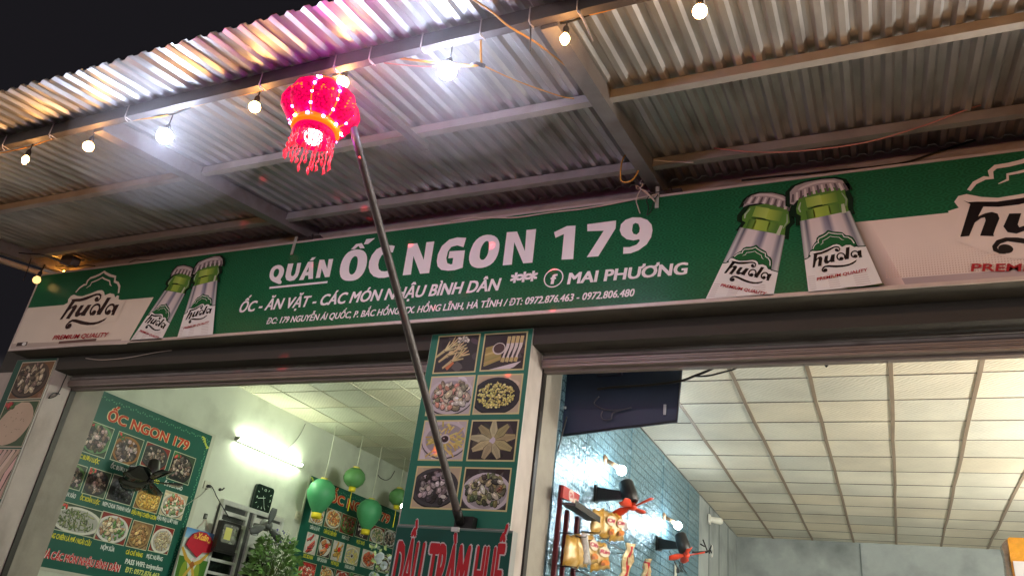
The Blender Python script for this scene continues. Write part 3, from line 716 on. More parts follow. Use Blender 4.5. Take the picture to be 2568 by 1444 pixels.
# left pair
O, S = (320, 620), .1662
T3 = logo_map(O, S, hbl=(900, 1112), abr=(1272, 1005), serif=(945, 962), peak=(1160, 725), curl=(965, 1140), notch=(1040, 830))
a, L = bottle(O, S, [(1000, 600), (1375, 505), (1303, 1325), (768, 1372)],
    [(1060, 380), (1012, 490), (1012, 530), (1040, 540), (1005, 610), (1372, 515), (1362, 430), (1400, 400), (1395, 340), (1380, 250), (1230, 280)],
    [(1005, 420), (1035, 320), (1090, 240), (1200, 190), (1330, 150), (1410, 148), (1450, 190), (1455, 250), (1440, 300), (1390, 245), (1280, 265), (1180, 300), (1080, 350), (1035, 415)], T3)
draw_logo(a, L, False); logo_text(a, L)
T4 = logo_map(O, S, hbl=(268, 1140), abr=(545, 1237), serif=(365, 1008), peak=(600, 857), curl=(290, 1205), notch=(450, 920))
a4, L4 = bottle(O, S, [(560, 650), (868, 700), (515, 1395), (35, 1420)],
    [(700, 430), (610, 530), (605, 560), (625, 575), (575, 650), (850, 700), (870, 640), (920, 600), (940, 520), (960, 430), (820, 390)],
    [(655, 445), (700, 350), (760, 290), (850, 275), (950, 300), (1010, 340), (1000, 440), (960, 440), (880, 400), (790, 385), (700, 415)], T4)
draw_logo(a4, L4, False); logo_text(a4, L4)
a4.build('bottle_picture', FR, sign, m_lett); a.build('bottle_picture', FR, sign, m_lett, 30)
# lettering
def sgx(p): return SG(*p)
def line(body, l, r, cap, shear, bold, name='lettering', extra=None):
    x0, zl = SG(*l); x1, zr = SG(*r); zt = SG(*cap)[1]; zb = (zl + zr) / 2
    a = Art(); a.text(body, x0, x1, zb, zt - zb, LET, 2, shear, bold)
    if extra: extra(a, x0, x1, zb)
    return a.build(name, FR, sign, m_lett)
Z6 = ((660, 560), .20773); Z1 = ((560, 480), .33515); Z7 = ((1140, 500), .24927)
def glyph(a, zz_, out, hole=None, rnd=0):
    f = lambda p: SG(zz_[0][0] + zz_[1] * p[0], zz_[0][1] + zz_[1] * p[1])
    def rd(ps):
        for _ in range(rnd):      # corner cutting for round letters
            q = []
            for i in range(len(ps)):
                p, r = ps[i], ps[(i + 1) % len(ps)]; q += [(p[0] * .75 + r[0] * .25, p[1] * .75 + r[1] * .25), (p[0] * .25 + r[0] * .75, p[1] * .25 + r[1] * .75)]
            ps = q
        return ps
    O = [f(p) for p in rd(out)]
    if hole:
        Hh = [f(p) for p in rd(hole)]
        ar = lambda P: sum(P[i][0] * P[(i + 1) % len(P)][1] - P[(i + 1) % len(P)][0] * P[i][1] for i in range(len(P)))
        if ar(O) < 0: O.reverse()
        if ar(Hh) > 0: Hh.reverse()
        i, j = min(((i, j) for i in range(len(O)) for j in range(len(Hh))), key=lambda t: (O[t[0]][0] - Hh[t[1]][0]) ** 2 + (O[t[0]][1] - Hh[t[1]][1]) ** 2)
        O = O[i:] + O[:i]; Hh = Hh[j:] + Hh[:j]; e = 1e-4
        O = O + [(O[0][0] + e, O[0][1])] + [(Hh[0][0] + e, Hh[0][1])] + Hh[1:] + [Hh[0]]
    a.poly(O, LET, 2)
a = Art()
glyph(a, Z6, [(75, 630), (82, 580), (112, 528), (165, 502), (215, 503), (250, 538), (252, 585), (235, 635), (203, 682), (228, 704), (205, 738), (150, 716), (105, 695), (80, 665)], [(122, 612), (134, 570), (160, 545), (187, 550), (194, 580), (180, 622), (155, 652), (130, 645)], 1)
glyph(a, Z6, [(300, 487), (365, 482), (335, 600), (337, 632), (360, 637), (385, 605), (395, 560), (410, 480), (458, 475), (435, 590), (415, 640), (375, 685), (320, 697), (280, 682), (267, 640), (275, 590)])
glyph(a, Z6, [(430, 685), (540, 465), (605, 458), (600, 668), (545, 672), (543, 627), (507, 631), (485, 682)], [(520, 588), (546, 584), (552, 525)])
glyph(a, Z6, [(560, 450), (590, 412), (637, 407), (600, 447)])
glyph(a, Z6, [(633, 660), (680, 440), (737, 438), (772, 548), (790, 432), (845, 428), (800, 645), (745, 650), (706, 545), (685, 655)])
a.stroke([SG(675.5, 721.5), SG(821, 707)], .02, LET, 2); a.build('lettering', FR, sign, m_lett)
a = Art()
glyph(a, Z6, [(1045, 694), (985, 690), (940, 660), (922, 600), (928, 520), (958, 430), (1010, 358), (1075, 322), (1150, 312), (1218, 332), (1250, 382), (1255, 450), (1241, 530), (1205, 610), (1150, 667), (1095, 690)], [(1033, 560), (1040, 500), (1060, 440), (1088, 403), (1115, 392), (1137, 408), (1143, 450), (1134, 520), (1115, 580), (1085, 614), (1060, 620), (1040, 602)], 1)
glyph(a, Z6, [(1058, 315), (1120, 250), (1190, 238), (1225, 298), (1170, 303), (1150, 272), (1105, 310)]); glyph(a, Z6, [(1213, 253), (1245, 190), (1350, 178), (1265, 250)])
glyph(a, Z6, [(1588, 275), (1563, 352), (1528, 345), (1478, 350), (1430, 385), (1400, 440), (1387, 500), (1395, 550), (1425, 576), (1470, 580), (1545, 562), (1535, 640), (1460, 657), (1390, 657), (1330, 637), (1288, 590), (1272, 530), (1279, 460), (1310, 385), (1365, 315), (1440, 275), (1500, 262), (1560, 266)])
a.build('lettering', FR, sign, m_lett)
a = Art()
glyph(a, Z6, [(1683, 627), (1750, 252), (1860, 240), (1937, 440), (1970, 228), (2065, 218), (2003, 598), (1893, 608), (1813, 395), (1783, 617)])
glyph(a, Z1, [(1597, 520), (1605, 470), (1635, 408), (1690, 360), (1750, 344), (1817, 347), (1797, 417), (1750, 403), (1705, 415), (1680, 450), (1668, 500), (1675, 535), (1700, 546), (1713, 543), (1720, 497), (1683, 500), (1692, 448), (1808, 440), (1790, 570), (1730, 589), (1680, 593), (1630, 586), (1603, 560)])
glyph(a, Z1, [(1836, 500), (1848, 440), (1880, 372), (1930, 332), (1990, 321), (2043, 338), (2067, 380), (2065, 432), (2047, 492), (2010, 543), (1950, 571), (1888, 573), (1848, 550)], [(1917, 480), (1924, 430), (1945, 388), (1970, 367), (1988, 378), (1988, 425), (1977, 475), (1955, 507), (1935, 513), (1919, 502)], 1)
glyph(a, Z7, [(483, 663), (525, 330), (628, 322), (707, 520), (722, 308), (820, 298), (783, 635), (690, 643), (600, 430), (575, 655)])
a.build('lettering', FR, sign, m_lett)
a = Art()
glyph(a, Z7, [(1000, 330), (1130, 268), (1217, 263), (1193, 600), (1075, 605), (1100, 348), (1015, 386)])
glyph(a, Z7, [(1335, 250), (1625, 212), (1620, 290), (1445, 572), (1330, 580), (1500, 315), (1335, 320)])
glyph(a, Z7, [(1695, 547), (1698, 480), (1760, 480), (1830, 455), (1862, 418), (1857, 400), (1800, 413), (1730, 400), (1680, 360), (1661, 310), (1673, 250), (1720, 205), (1790, 180), (1870, 182), (1940, 207), (1982, 253), (1991, 310), (1977, 380), (1932, 452), (1850, 512), (1770, 542)], [(1786, 300), (1795, 250), (1820, 236), (1850, 247), (1864, 290), (1857, 330), (1830, 354), (1800, 346), (1786, 320)])
a.build('lettering', FR, sign, m_lett)
line('ỐC - ĂN VẶT - CÁC MÓN NHẬU BÌNH DÂN', (598, 783), (1254, 728), (1253, 695.5), .2, .03)
line('***', (1276, 727), (1345, 719), (1343, 678), .1, .03)
def fmark(a, x0, x1, z):
    c = SG(1388, 697); r = SG(1412, 697)[0] - c[0]; a.ring(c[0], c[1], r * .9, r * 1.02, LET, 2, 36)
line('f', (1379, 713), (1396, 711), (1390, 686), .08, .05, 'page_mark', fmark)
def horns(a, x0, x1, z):     # the hooks of Ư and Ơ
    wd = lambda t: (lambda v: max(p[0] for p in v) - min(p[0] for p in v))(text_geo(t, .1, 0.0)[0])
    full = wd('MAI PHUONG'); h = SG(1727, 655)[1] - z
    for t, dx in (('MAI PHU', -.004), ('MAI PHUO', -.02)):
        x = x0 + (x1 - x0) * wd(t) / full + dx; a.stroke([(x - .012, z + h * .80), (x + .012, z + h * .86), (x + .026, z + h * 1.0), (x + .026, z + h * 1.14)], [.012, .02, .024, .024], LET, 3)
line('MAI PHUONG', (1421.7, 712), (1725, 688), (1727, 655), .1, .034, 'lettering', horns)
line('ĐC: 179 NGUYỄN ÁI QUỐC, P. BẮC HỒNG, TX. HỒNG LĨNH, HÀ TĨNH / ĐT: 0972.876.463 - 0972.806.480', (667, 812), (1591, 743), (1591, 722.5), .2, .026)

# ---------------------------------------------------------------- printed food pictures
def blob(a, x, y, r, col, z, rg, el=1.0, n=7, rot=None):
    a.ell(x, y, r * el, r, col, z, n, rot if rot is not None else rg.uniform(0, 3.14), .22, rg)
def vary(c, rg, d=22):
    k = rg.uniform(-d, d) + 12; return tuple(max(0, min(255, int(v + k + rg.uniform(-6, 6)))) for v in c)
def pile(a, cx, cy, rx, ry, pal, n, r, z, rg, el=1.6, fall=.9):
    for i in range(n):
        t = rg.uniform(0, 6.283); q = math.sqrt(rg.random()) * fall
        x, y = cx + rx * q * math.cos(t), cy + ry * q * math.sin(t); c = vary(rg.choice(pal), rg); ro = rg.uniform(0, 3.14); e = rg.uniform(1, el); s = r * rg.uniform(.6, 1.2)
        a.ell(x + s * .12, y - s * .22, s * e * 1.12, s * 1.12, tuple(int(v * .38) for v in c), z + i * .05, 8, ro)
        a.ell(x, y, s * e, s, c, z + i * .05 + .02, 8, ro, .18, rg)
        if s > r * .8: a.ell(x - s * .2, y + s * .25, s * e * .4, s * .3, tuple(min(255, int(v * 1.22 + 14)) for v in c), z + i * .05 + .035, 6, ro)
def photo(a, x0, x1, y0, y1, kind, rg, border=(214, 206, 150), bw=.012, z=2):
    W, H = x1 - x0, y1 - y0; cx, cy_ = (x0 + x1) / 2, (y0 + y1) / 2; m = min(W, H)
    a.rect(x0 - bw, x1 + bw, y0 - bw, y1 + bw, border, z)
    b = Art()     # drawn apart, then clipped to the frame
    bgc = dict(bowl=(52, 70, 50), plate=(196, 186, 186), dark=(58, 50, 48), cream=(196, 180, 150), green=(70, 96, 60), red=(132, 44, 36), wood=(128, 92, 60)).get(kind[0], (60, 60, 50))
    b.rect(x0, x1, y0, y1, bgc, 0)
    for i in range(10): b.ell(rg.uniform(x0, x1), rg.uniform(y0, y1), m * rg.uniform(.1, .25), m * rg.uniform(.06, .14), vary(bgc, rg, 26), .3 + .01 * i, 9, rg.uniform(0, 3), .2, rg)
    k = kind[1]; Z = 1
    if k in ('snail', 'mix', 'noodle', 'corn', 'fries', 'fruit'):
        pc = kind[2] if len(kind) > 2 else (214, 210, 204)
        ox_, oy_ = rg.uniform(-.06, .06) * W, rg.uniform(-.08, .04) * H; cx += ox_; cy_ += oy_; b.ell(cx, cy_ - .03 * H, .56 * W, .50 * H, tuple(int(v * .4) for v in pc), Z, 28); b.ell(cx, cy_, .55 * W, .49 * H, pc, Z + .1, 28); b.ell(cx, cy_, .47 * W, .41 * H, tuple(int(v * .8) for v in pc), Z + .2, 28)
    if k == 'snail': pile(b, cx, cy_, .46 * W, .42 * H, kind[3] if len(kind) > 3 else [(70, 56, 46), (104, 84, 66), (44, 36, 34), (150, 130, 108)], 80, m * .07, Z + 1, rg)
    elif k == 'mix': pile(b, cx, cy_ + .03 * H, .46 * W, .43 * H, kind[3], 100, m * .065, Z + 1, rg, 2.0)
    elif k == 'noodle': pile(b, cx, cy_, .44 * W, .40 * H, kind[3], 150, m * .024, Z + 1, rg, 6)
    elif k == 'corn': pile(b, cx, cy_, .47 * W, .38 * H, [(206, 196, 110), (220, 212, 130), (188, 178, 92)], 230, m * .030, Z + 1, rg, 1.5)
    elif k == 'fries':
        for i in range(70):
            t = rg.uniform(0, 6.28); r = rg.uniform(.2, .44); b.stroke([(cx + W * (r - .1) * math.cos(t), cy_ + H * (r - .1) * math.sin(t)), (cx + W * (r + .06) * math.cos(t + rg.uniform(-.5, .5)), cy_ + H * (r + .06) * math.sin(t + rg.uniform(-.5, .5)))], m * .045, vary((200, 182, 104), rg, 26), Z + 1 + i * .03)
        b.ell(cx, cy_, m * .15, m * .13, (214, 206, 204), 6, 20); b.ell(cx, cy_, m * .11, m * .09, (58, 40, 42), 6.2, 18); b.ell(cx - m * .03, cy_ + m * .02, m * .03, m * .02, (190, 170, 170), 6.4, 8)
    elif k == 'feet':
        for i, (fx, fy) in enumerate(((-.18, .22), (-.02, .1), (-.2, -.02), (.06, -.08), (-.08, -.2), (-.3, .1))):
            x, y = cx + fx * W, cy_ + fy * H; c = vary((186, 164, 112), rg, 14)
            b.stroke([(x - .22 * W, y - .2 * H), (x, y)], [m * .06, m * .1], tuple(int(v * .55) for v in c), 1 + i); b.stroke([(x - .22 * W, y - .19 * H), (x, y + .01 * H)], [m * .05, m * .085], c, 1.1 + i)
            for d in (-.5, -.05, .4, .8):
                e = (x + .28 * W * math.cos(.6 + d * .8), y + .28 * H * math.sin(.6 + d * .8))
                b.stroke([(x, y - .008), (e[0], e[1] - .008)], [m * .06, m * .03], tuple(int(v * .5) for v in c), 1.2 + i); b.stroke([(x, y), e], [m * .05, m * .024], vary(c, rg, 12), 1.3 + i)
        b.stroke([(cx - .2 * W, cy_ - .42 * H), (cx - .04 * W, cy_ - .24 * H)], [m * .1, m * .07], (208, 120, 72), 9); pile(b, cx + .15 * W, cy_ + .38 * H, .2 * W, .07 * H, [(220, 214, 200), (196, 190, 170)], 14, m * .04, 9, rg)
    elif k == 'cheese':
        for i in range(9): b.stroke([(cx - .45 * W, cy_ - .38 * H + i * .06 * H), (cx - .05 * W, cy_ - .2 * H + i * .05 * H)], m * .06, vary((176, 156, 92), rg), 1 + i * .1)
        for i in range(4):
            x = cx + .1 * W + i * .105 * W
            b.stroke([(x, cy_ + .4 * H), (x - .02 * W, cy_ + .12 * H), (x - .08 * W, cy_ - .12 * H), (x - .1 * W, cy_ - .28 * H)], [m * .1, m * .09, m * .05, m * .1], (226, 216, 208), 3 + i); b.stroke([(x, cy_ + .42 * H), (x - .01 * W, cy_ + .22 * H)], m * .095, (206, 186, 130), 3.2 + i); b.stroke([(x - .085 * W, cy_ - .18 * H), (x - .11 * W, cy_ - .3 * H)], m * .1, (200, 180, 120), 3.3 + i)
        b.ell(cx - .12 * W, cy_ + .08 * H, m * .19, m * .17, (220, 210, 200), 8, 20); b.ell(cx - .12 * W, cy_ + .09 * H, m * .16, m * .14, (86, 66, 62), 8.1, 20)
        b.poly([(cx - .3 * W, y0), (cx + .45 * W, cy_ - .3 * H), (cx + .3 * W, cy_ - .45 * H), (cx + .2 * W, y0)], (222, 212, 214), 8.5)
    elif k == 'petals':
        for i in range(9):
            t = i * .698 + .2; c = vary((170, 160, 118), rg, 20); e = (cx + .5 * W * math.cos(t), cy_ + .5 * H * math.sin(t)); mid = (cx + .26 * W * math.cos(t), cy_ + .26 * H * math.sin(t))
            for wdt, cc_, dz in ((m * .27, tuple(int(v * .5) for v in c), 0), (m * .23, c, .1)):
                b.stroke([(cx + .06 * W * math.cos(t), cy_ + .06 * H * math.sin(t)), mid, e], [wdt * .25, wdt, wdt * .45], cc_, 1 + i * .4 + dz)
            for d in (-.5, 0, .5):
                px_, py_ = -math.sin(t) * m * .07 * d, math.cos(t) * m * .07 * d; b.stroke([(mid[0] + px_ - .1 * W * math.cos(t), mid[1] + py_ - .1 * H * math.sin(t)), (e[0] + px_ * .6, e[1] + py_ * .6)], m * .008, tuple(int(v * .7) for v in c), 1.2 + i * .4)
        b.ell(cx, cy_, m * .08, m * .08, (210, 200, 206), 6, 9, 0, .3, rg)
    elif k == 'cake':
        b.ell(cx, cy_, .52 * W, .46 * H, (214, 190, 164), 1, 26, .5, .03, rg)
        for i in range(16): b.ell(rg.uniform(cx - .3 * W, cx + .3 * W), rg.uniform(cy_ - .3 * H, cy_ + .3 * H), m * .02, m * .01, (166, 138, 112), 2, 7, rg.uniform(0, 3))
    elif k == 'strips':
        for i in range(9): b.stroke([(x0 + W * (i * .13 - .1), y0), (x0 + W * (i * .13 + .05 * rg.uniform(-1, 1)), cy_), (x0 + W * (i * .13 + .2), y1)], [m * .12, m * .14, m * .1], vary((206, 176, 158), rg, 20), 1 + i * .2); b.stroke([(x0 + W * (i * .13 - .02), y0), (x0 + W * (i * .13 + .08), cy_), (x0 + W * (i * .13 + .26), y1)], m * .03, (60, 46, 40), 1.1 + i * .2)
    elif k == 'sticks':
        c = kind[2]
        b.ell(cx, cy_, .48 * W, .46 * H, (210, 204, 198), .8, 24)
        for i in range(11): t = rg.uniform(.2, 1.3); x, y = cx + rg.uniform(-.26, .26) * W, cy_ + rg.uniform(-.34, .34) * H; d = .2; b.stroke([(x - d * W * math.cos(t), y - d * H * math.sin(t) - .012), (x + d * W * math.cos(t), y + d * H * math.sin(t) - .012)], m * .13, tuple(int(v * .4) for v in c), 1 + i * .2); b.stroke([(x - d * W * math.cos(t), y - d * H * math.sin(t)), (x + d * W * math.cos(t), y + d * H * math.sin(t))], m * .11, vary(c, rg, 24), 1.1 + i * .2)
        if len(kind) > 3: b.ell(cx + .1 * W, cy_ + .1 * H, m * .14, m * .13, (206, 44, 40), 6, 14)
    if kind[0] in ('bowl', 'green') : pile(b, x0 + .12 * W, y1 - .1 * H, .14 * W, .1 * H, [(60, 110, 56), (84, 130, 66), (190, 60, 50)], 12, m * .06, 7, rg, 2)
    order = sorted(range(len(b.f)), key=lambda i: b.v[b.f[i][0]][2])
    for q, i in enumerate(order):      # clip to the frame (Sutherland-Hodgman)
        ps = [(b.v[j][0], b.v[j][1]) for j in b.f[i]]; col = b.c[i][0]
        for ax_, lim, sg in ((0, x0, 1), (0, x1, -1), (1, y0, 1), (1, y1, -1)):
            out = []
            for u in range(len(ps)):
                p, r = ps[u], ps[(u + 1) % len(ps)]; ip = (p[ax_] - lim) * sg >= 0; ir = (r[ax_] - lim) * sg >= 0
                if ip: out.append(p)
                if ip != ir: t = (lim - p[ax_]) / (r[ax_] - p[ax_]); out.append((p[0] + (r[0] - p[0]) * t, p[1] + (r[1] - p[1]) * t))
            ps = out
            if len(ps) < 3: break
        if len(ps) >= 3: a.poly(ps, col, z + 1 + q * 6.0 / len(order))
m_ban = print_mat('banner_print', .42, .25); BG = (40, 116, 94)
# menu banner on the middle pillar
ban = thing('menu_banner', 'green menu banner with eight food pictures on the middle pillar', 'menu banner', (-2.9, 0.24, 2.45))
MB().box(-3.352, -2.424, .232, .2495, 2.49, 4.052).build('board', mat('banner_edge', (190, 190, 180), .5), ban)
FB = FAC(0.2315)
a = Art(); a.rect(-3.35, -2.426, 2.492, 4.05, BG); a.build('green_print', FB, ban, m_ban)
FD = lambda p, Y=.2315: (lambda q: (q.x, q.z))(onY(p[0], p[1], Y))
c3 = lambda x, y: (1040 + x / 6.42, 780 + y / 6.42); c5 = lambda x, y: (960 + x * .4462, 800 + y * .4462)
KW = (214, 208, 206)
spec = [(c3(385, 400), c3(975, 985), ('dark', 'feet')), (c3(1125, 365), c3(1755, 945), ('dark', 'cheese')),
        (c5(273, 322), c5(490, 540), ('plate', 'mix', (206, 198, 200), [(176, 168, 140), (204, 196, 176), (130, 122, 96), (206, 150, 130)])), (c5(533, 314), c5(765, 533), ('cream', 'corn', (48, 46, 48))),
        (c5(234, 568), c5(448, 797), ('plate', 'fries', (206, 196, 200))), (c5(500, 566), c5(740, 800), ('dark', 'petals')),
        (c5(192, 824), c5(410, 1072), ('cream', 'snail', (70, 68, 70), [(196, 188, 184), (150, 142, 140), (48, 42, 40), (110, 100, 96)])), (c5(462, 830), c5(697, 1082), ('dark', 'mix', (208, 200, 204), [(150, 146, 104), (84, 92, 66), (196, 190, 170), (60, 60, 48), (120, 124, 80)]))]
rg = random.Random(11)
for i, (tl, br, kd) in enumerate(spec):
    x0, z1 = FD(tl); x1, z0 = FD(br); a = Art(); photo(a, x0 + .014, x1 - .012, z0 + .012, z1 - .012, kd, rg); a.build('food_picture', FB, ban, m_ban)
bl = MB().box(-3.352, -2.424, .226, .2495, 2.1, 2.485).build('lower_strip', mat('banner_dark', (16, 66, 58), .35, noise=.1), ban)
# menu banner on the left pillar
ban2 = thing('menu_banner', 'green menu banner with a single column of food pictures at the left end', 'menu banner', (-8.4, 0.24, 2.0))
MB().box(-8.72, -8.05, .232, .2495, 1.6, 4.052).build('board', MATS['banner_edge'], ban2)
a = Art(); a.rect(-8.718, -8.052, 1.602, 4.05, (34, 84, 66)); a.build('green_print', FB, ban2, m_ban)
k2 = lambda x, y: (x / 3.438, 880 + y / 3.438)
xl0 = FD(k2(200, 100))[0]; xl1 = FD(k2(475, 90))[0]
zs = [FD(k2(*p))[1] for p in ((475, 88), (355, 402), (340, 430), (187, 820), (172, 852))]
for (z1, z0, kd) in ((zs[0], zs[1], ('wood', 'mix', (92, 76, 60), [(150, 132, 108), (96, 78, 60), (190, 172, 146), (70, 56, 44)])), (zs[2], zs[3], ('green', 'cake')), (zs[4], zs[4] - (zs[2] - zs[3]), ('dark', 'strips'))):
    a = Art(); photo(a, xl0, xl1, z0, z1, kd, rg, border=(206, 196, 170)); a.build('food_picture', FB, ban2, m_ban)
# oil shop sign in front of the pillar foot
oil = thing('oil_sign', 'dark green sign board with tall red white-edged letters below the pole', 'sign', (-2.85, .15, 1.4))
MB().box(-3.30, -2.352, .131, .215, 1.2, 2.468).build('board', mat('oil_edge', (150, 150, 146), .4, .5), oil)
a = Art(); a.rect(-3.297, -2.355, 1.203, 2.464, (10, 78, 66)); a.rect(-3.297, -2.355, 2.452, 2.464, (96, 120, 112), 1); a.build('green_print', FAC(.1305), oil, m_ban)
FO = lambda p: (lambda q: (q.x, q.z))(onY(p[0], p[1], .13))
c8 = lambda x, y: (900 + x * .18282, 1180 + y * .18282)
zt = FO(c8(2020, 1015))[1]; zt = (zt + FO(c8(540, 945))[1]) / 2
for body, l, r in (('DẦU', c8(490, 1250), c8(918, 1000)), ('TRÀM', c8(945, 1250), c8(1545, 1040)), ('HUẾ', c8(1590, 1250), c8(2020, 1050))):
    x0, x1 = FO((l[0], l[1]))[0], FO(r)[0]; hgt = .40
    a = Art()
    for bo, col, z, pad in ((.085, (206, 196, 196), 2, .012), (.05, (186, 34, 44), 4, 0)):
        vs, fs = text_geo(body, 0.06, 0); mn = min(v[0] for v in vs) - bo; mxx = max(v[0] for v in vs) + bo; sy = hgt / .727; sx_ = (x1 - x0 + 2 * pad) / (mxx - mn)
        for q, (ox, oy) in enumerate([(0, 0)] + [(bo * math.cos(t_ * .785), bo * math.sin(t_ * .785) * .5) for t_ in range(8)]):
            k = len(a.v)
            for v in vs: a.v.append((x0 - pad + (v[0] + ox - mn) * sx_, (zt - hgt + v[1] * sy if v[1] < .8 else zt + (v[1] - .8) * sy * .62 + .03) + oy * sy, z + q * .15))
            for f in fs: a.f.append([k + i for i in f]); a.c.append([col] * len(f))
    a.build('lettering', FAC(.1305), oil, m_ban)
MB().obox((-2.80, .12, 2.455), (1, 0, 0), (0, 0, 1), (0, 1, 0), .06, .03, .02).build('clip', mat('clip_white', (210, 214, 208), .4), oil)
# ---- menu posters on the left wall
XW = -8.1; FW = WALL(XW + .012)
def WP(p): q = onX(p[0], p[1], XW + .012); return (q.y, q.z)
d1 = lambda x, y: (x * .4043, 860 + y * .4043)
def caption(a, body, l, r, col, h):
    (y0, za), (y1, zb) = WP(l), WP(r); z = (za + zb) / 2; a.text(body, y0, y1, z - h * .2, h, col, 9, 0, .035)
def poster(name, label, loc, y0, y1, z0, z1, title, tl, tr, th, photos, caps, seed, more=None):
    po = thing(name, label, 'poster', loc)
    MB().box(XW + .001, XW + .0115, y0 - .03, y1 + .06, z0 - .03, z1 + .03).build('backing', mat('poster_backing', (188, 190, 172), .5), po)
    a = Art(); a.rect(y0, y1, z0, z1, (24, 84, 70), 0)
    r_ = random.Random(seed)
    for i in range(60):    # pale vine border
        t = i / 59; a.ell(y0 + .03 + (y1 - y0 - .06) * t, z1 - .07 + .012 * math.sin(i * 1.9), .014, .006, (96, 160, 120), 1, 6, r_.uniform(0, 3)); a.ell(y1 - .045 + .012 * math.sin(i * 1.7), z0 + (z1 - z0 - .1) * t, .006, .014, (96, 160, 120), 1, 6, r_.uniform(-1, 1))
    for q in ((y1 - .09, z1 - .09), (y0 + .08, z1 - .06)):
        for i in range(7): a.ell(q[0] + .02 * i - .06, q[1] - .018 * i + .03, .03, .012, (190, 200, 90), 2, 7, i * .6)
    a.build('green_print', FW, po, m_ban)
    a = Art(); (ya, za), (yb, zb) = WP(tl), WP(tr); z = (za + zb) / 2
    a.text(title, ya - .012, yb + .012, z, th, (226, 214, 170), 3, 0, .075); a.text(title, ya, yb, z, th, (196, 66, 34), 5, 0, .035); a.build('title', FW, po, m_ban)
    for tl_, br_, kd in photos:
        (pa, pb), (qa, qb) = WP(tl_), WP(br_); pa = max(pa, y0 + .01)
        a = Art(); photo(a, pa, qa, qb, pb, kd, r_, border=(196, 200, 170), bw=.008); a.build('food_picture', FW, po, m_ban)
    a = Art()
    for body, l, r, col, h in caps: caption(a, body, l, r, col, h)
    if more: more(a)
    a.build('lettering', FW, po, m_ban)
    return po
Yc, Wc = (222, 214, 60), (222, 226, 220)
SN = [(70, 56, 50), (120, 96, 84), (40, 34, 34), (170, 150, 140)]; GRN = (84, 124, 70)
y0 = .55; (yr, zr) = WP((533, 1092)); z1 = 3.925; 
ph1 = [(d1(540, 472), d1(645, 712), ('bowl', 'snail', (96, 140, 90), SN)), (d1(742, 548), d1(838, 768), ('bowl', 'snail', (150, 100, 50), SN)), (d1(915, 612), d1(1015, 800), ('red', 'snail', (60, 60, 60), SN)), (d1(1085, 670), d1(1165, 878), ('bowl', 'snail', (30, 30, 30), SN)),
  (d1(405, 728), d1(490, 912), ('bowl', 'snail', (90, 130, 70), SN)), (d1(562, 770), d1(640, 962), ('bowl', 'snail', (36, 34, 36), SN)), (d1(708, 812), d1(805, 1005), ('dark', 'snail', (40, 40, 44), [(40, 40, 44), (60, 60, 64)])), (d1(868, 885), d1(968, 1055), ('wood', 'mix', (190, 150, 80), [(214, 170, 84), (196, 146, 60), (226, 190, 110)])), (d1(1030, 912), d1(1122, 1095), ('cream', 'mix', (220, 214, 200), [(226, 214, 190), (200, 120, 90), (110, 140, 90)])),
  (d1(352, 972), d1(578, 1205), ('bowl', 'noodle', (214, 212, 200), [(92, 106, 60), (70, 84, 48), (120, 128, 80)])), (d1(642, 1042), d1(765, 1252), ('red', 'mix', (216, 212, 206), [(190, 170, 130), (90, 130, 70), (206, 190, 160), (150, 110, 80)])), (d1(832, 1098), d1(903, 1282), ('wood', 'mix', (150, 120, 80), [(196, 160, 106), (150, 110, 66)])), (d1(968, 1125), d1(1035, 1308), ('red', 'noodle', (220, 214, 204), [(196, 180, 146), (160, 140, 110)]))]
cp1 = [('ỐC BƯƠU LUỘC', d1(478, 705), d1(613, 742), Yc, .05), ('ỐC BƯƠU XÀO', d1(683, 768), d1(815, 808), Wc, .05), ('ỐC ĐẮNG XÀO', d1(860, 830), d1(985, 868), Yc, .045), ('ỐC DỪA XÀO', d1(1015, 875), d1(1128, 908), Wc, .05),
  ('ỐC XOẮN XÀO', d1(345, 925), d1(466, 957), Wc, .05), ('ỐC XOẮN LUỘC', d1(494, 962), d1(613, 998), Yc, .05), ('NEM CHUA THANH HÓA', d1(632, 1000), d1(806, 1046), Wc, .05), ('ĐẬU PHỤ CHIÊN GIÒN', d1(812, 1050), d1(965, 1092), Yc, .05), ('ĐẬU PHỤ LƯỚT VÁN', d1(970, 1085), d1(1098, 1120), Wc, .05),
  ('TRỨNG CHIÊN LÁ MƠ / NGẢI CỨU', d1(272, 1192), d1(560, 1248), Yc, .055), ('NỘM SỨA', d1(622, 1268), d1(706, 1288), Wc, .05), ('CÁ CHỈ VÀNG', d1(778, 1298), d1(880, 1324), Yc, .05), ('MỰC NƯỚNG', d1(905, 1324), d1(1005, 1346), Wc, .05)]
def more1(a):
    (ya, za), (yb, zb) = WP(d1(200, 1290)), WP(d1(742, 1385)); z = (za + zb) / 2
    a.text('ỐC VÀ CÁC MÓN NHẬU BÌNH DÂN', ya - .01, yb + .01, z - .05, .085, (230, 222, 214), 9, 0, .09); a.text('ỐC VÀ CÁC MÓN NHẬU BÌNH DÂN', ya, yb, z - .05, .085, (190, 40, 46), 11, 0, .04)
    caption(a, 'PASS WIFI: toiyeuban', d1(772, 1362), d1(1006, 1402), Wc, .06); caption(a, 'ĐT: 0972.876.463', d1(772, 1412), d1(982, 1450), (214, 216, 120), .06)
poster('menu_poster', 'tall green menu poster with snail dishes on the left wall beside the doorway', (XW, 1.6, 2.0), y0, yr, 1.99, z1, 'ỐC NGON 179', d1(655, 490), d1(1165, 655), .13, ph1, cp1, 21, more1)
e4 = lambda x, y: (740 + x * .21739, 1130 + y * .21739)
y0b = WP((781, 1193))[0]; y1b = 7.95
RD = [(196, 60, 50), (170, 40, 40), (214, 110, 90)]; OR = [(206, 150, 90), (190, 120, 60), (222, 190, 140)]
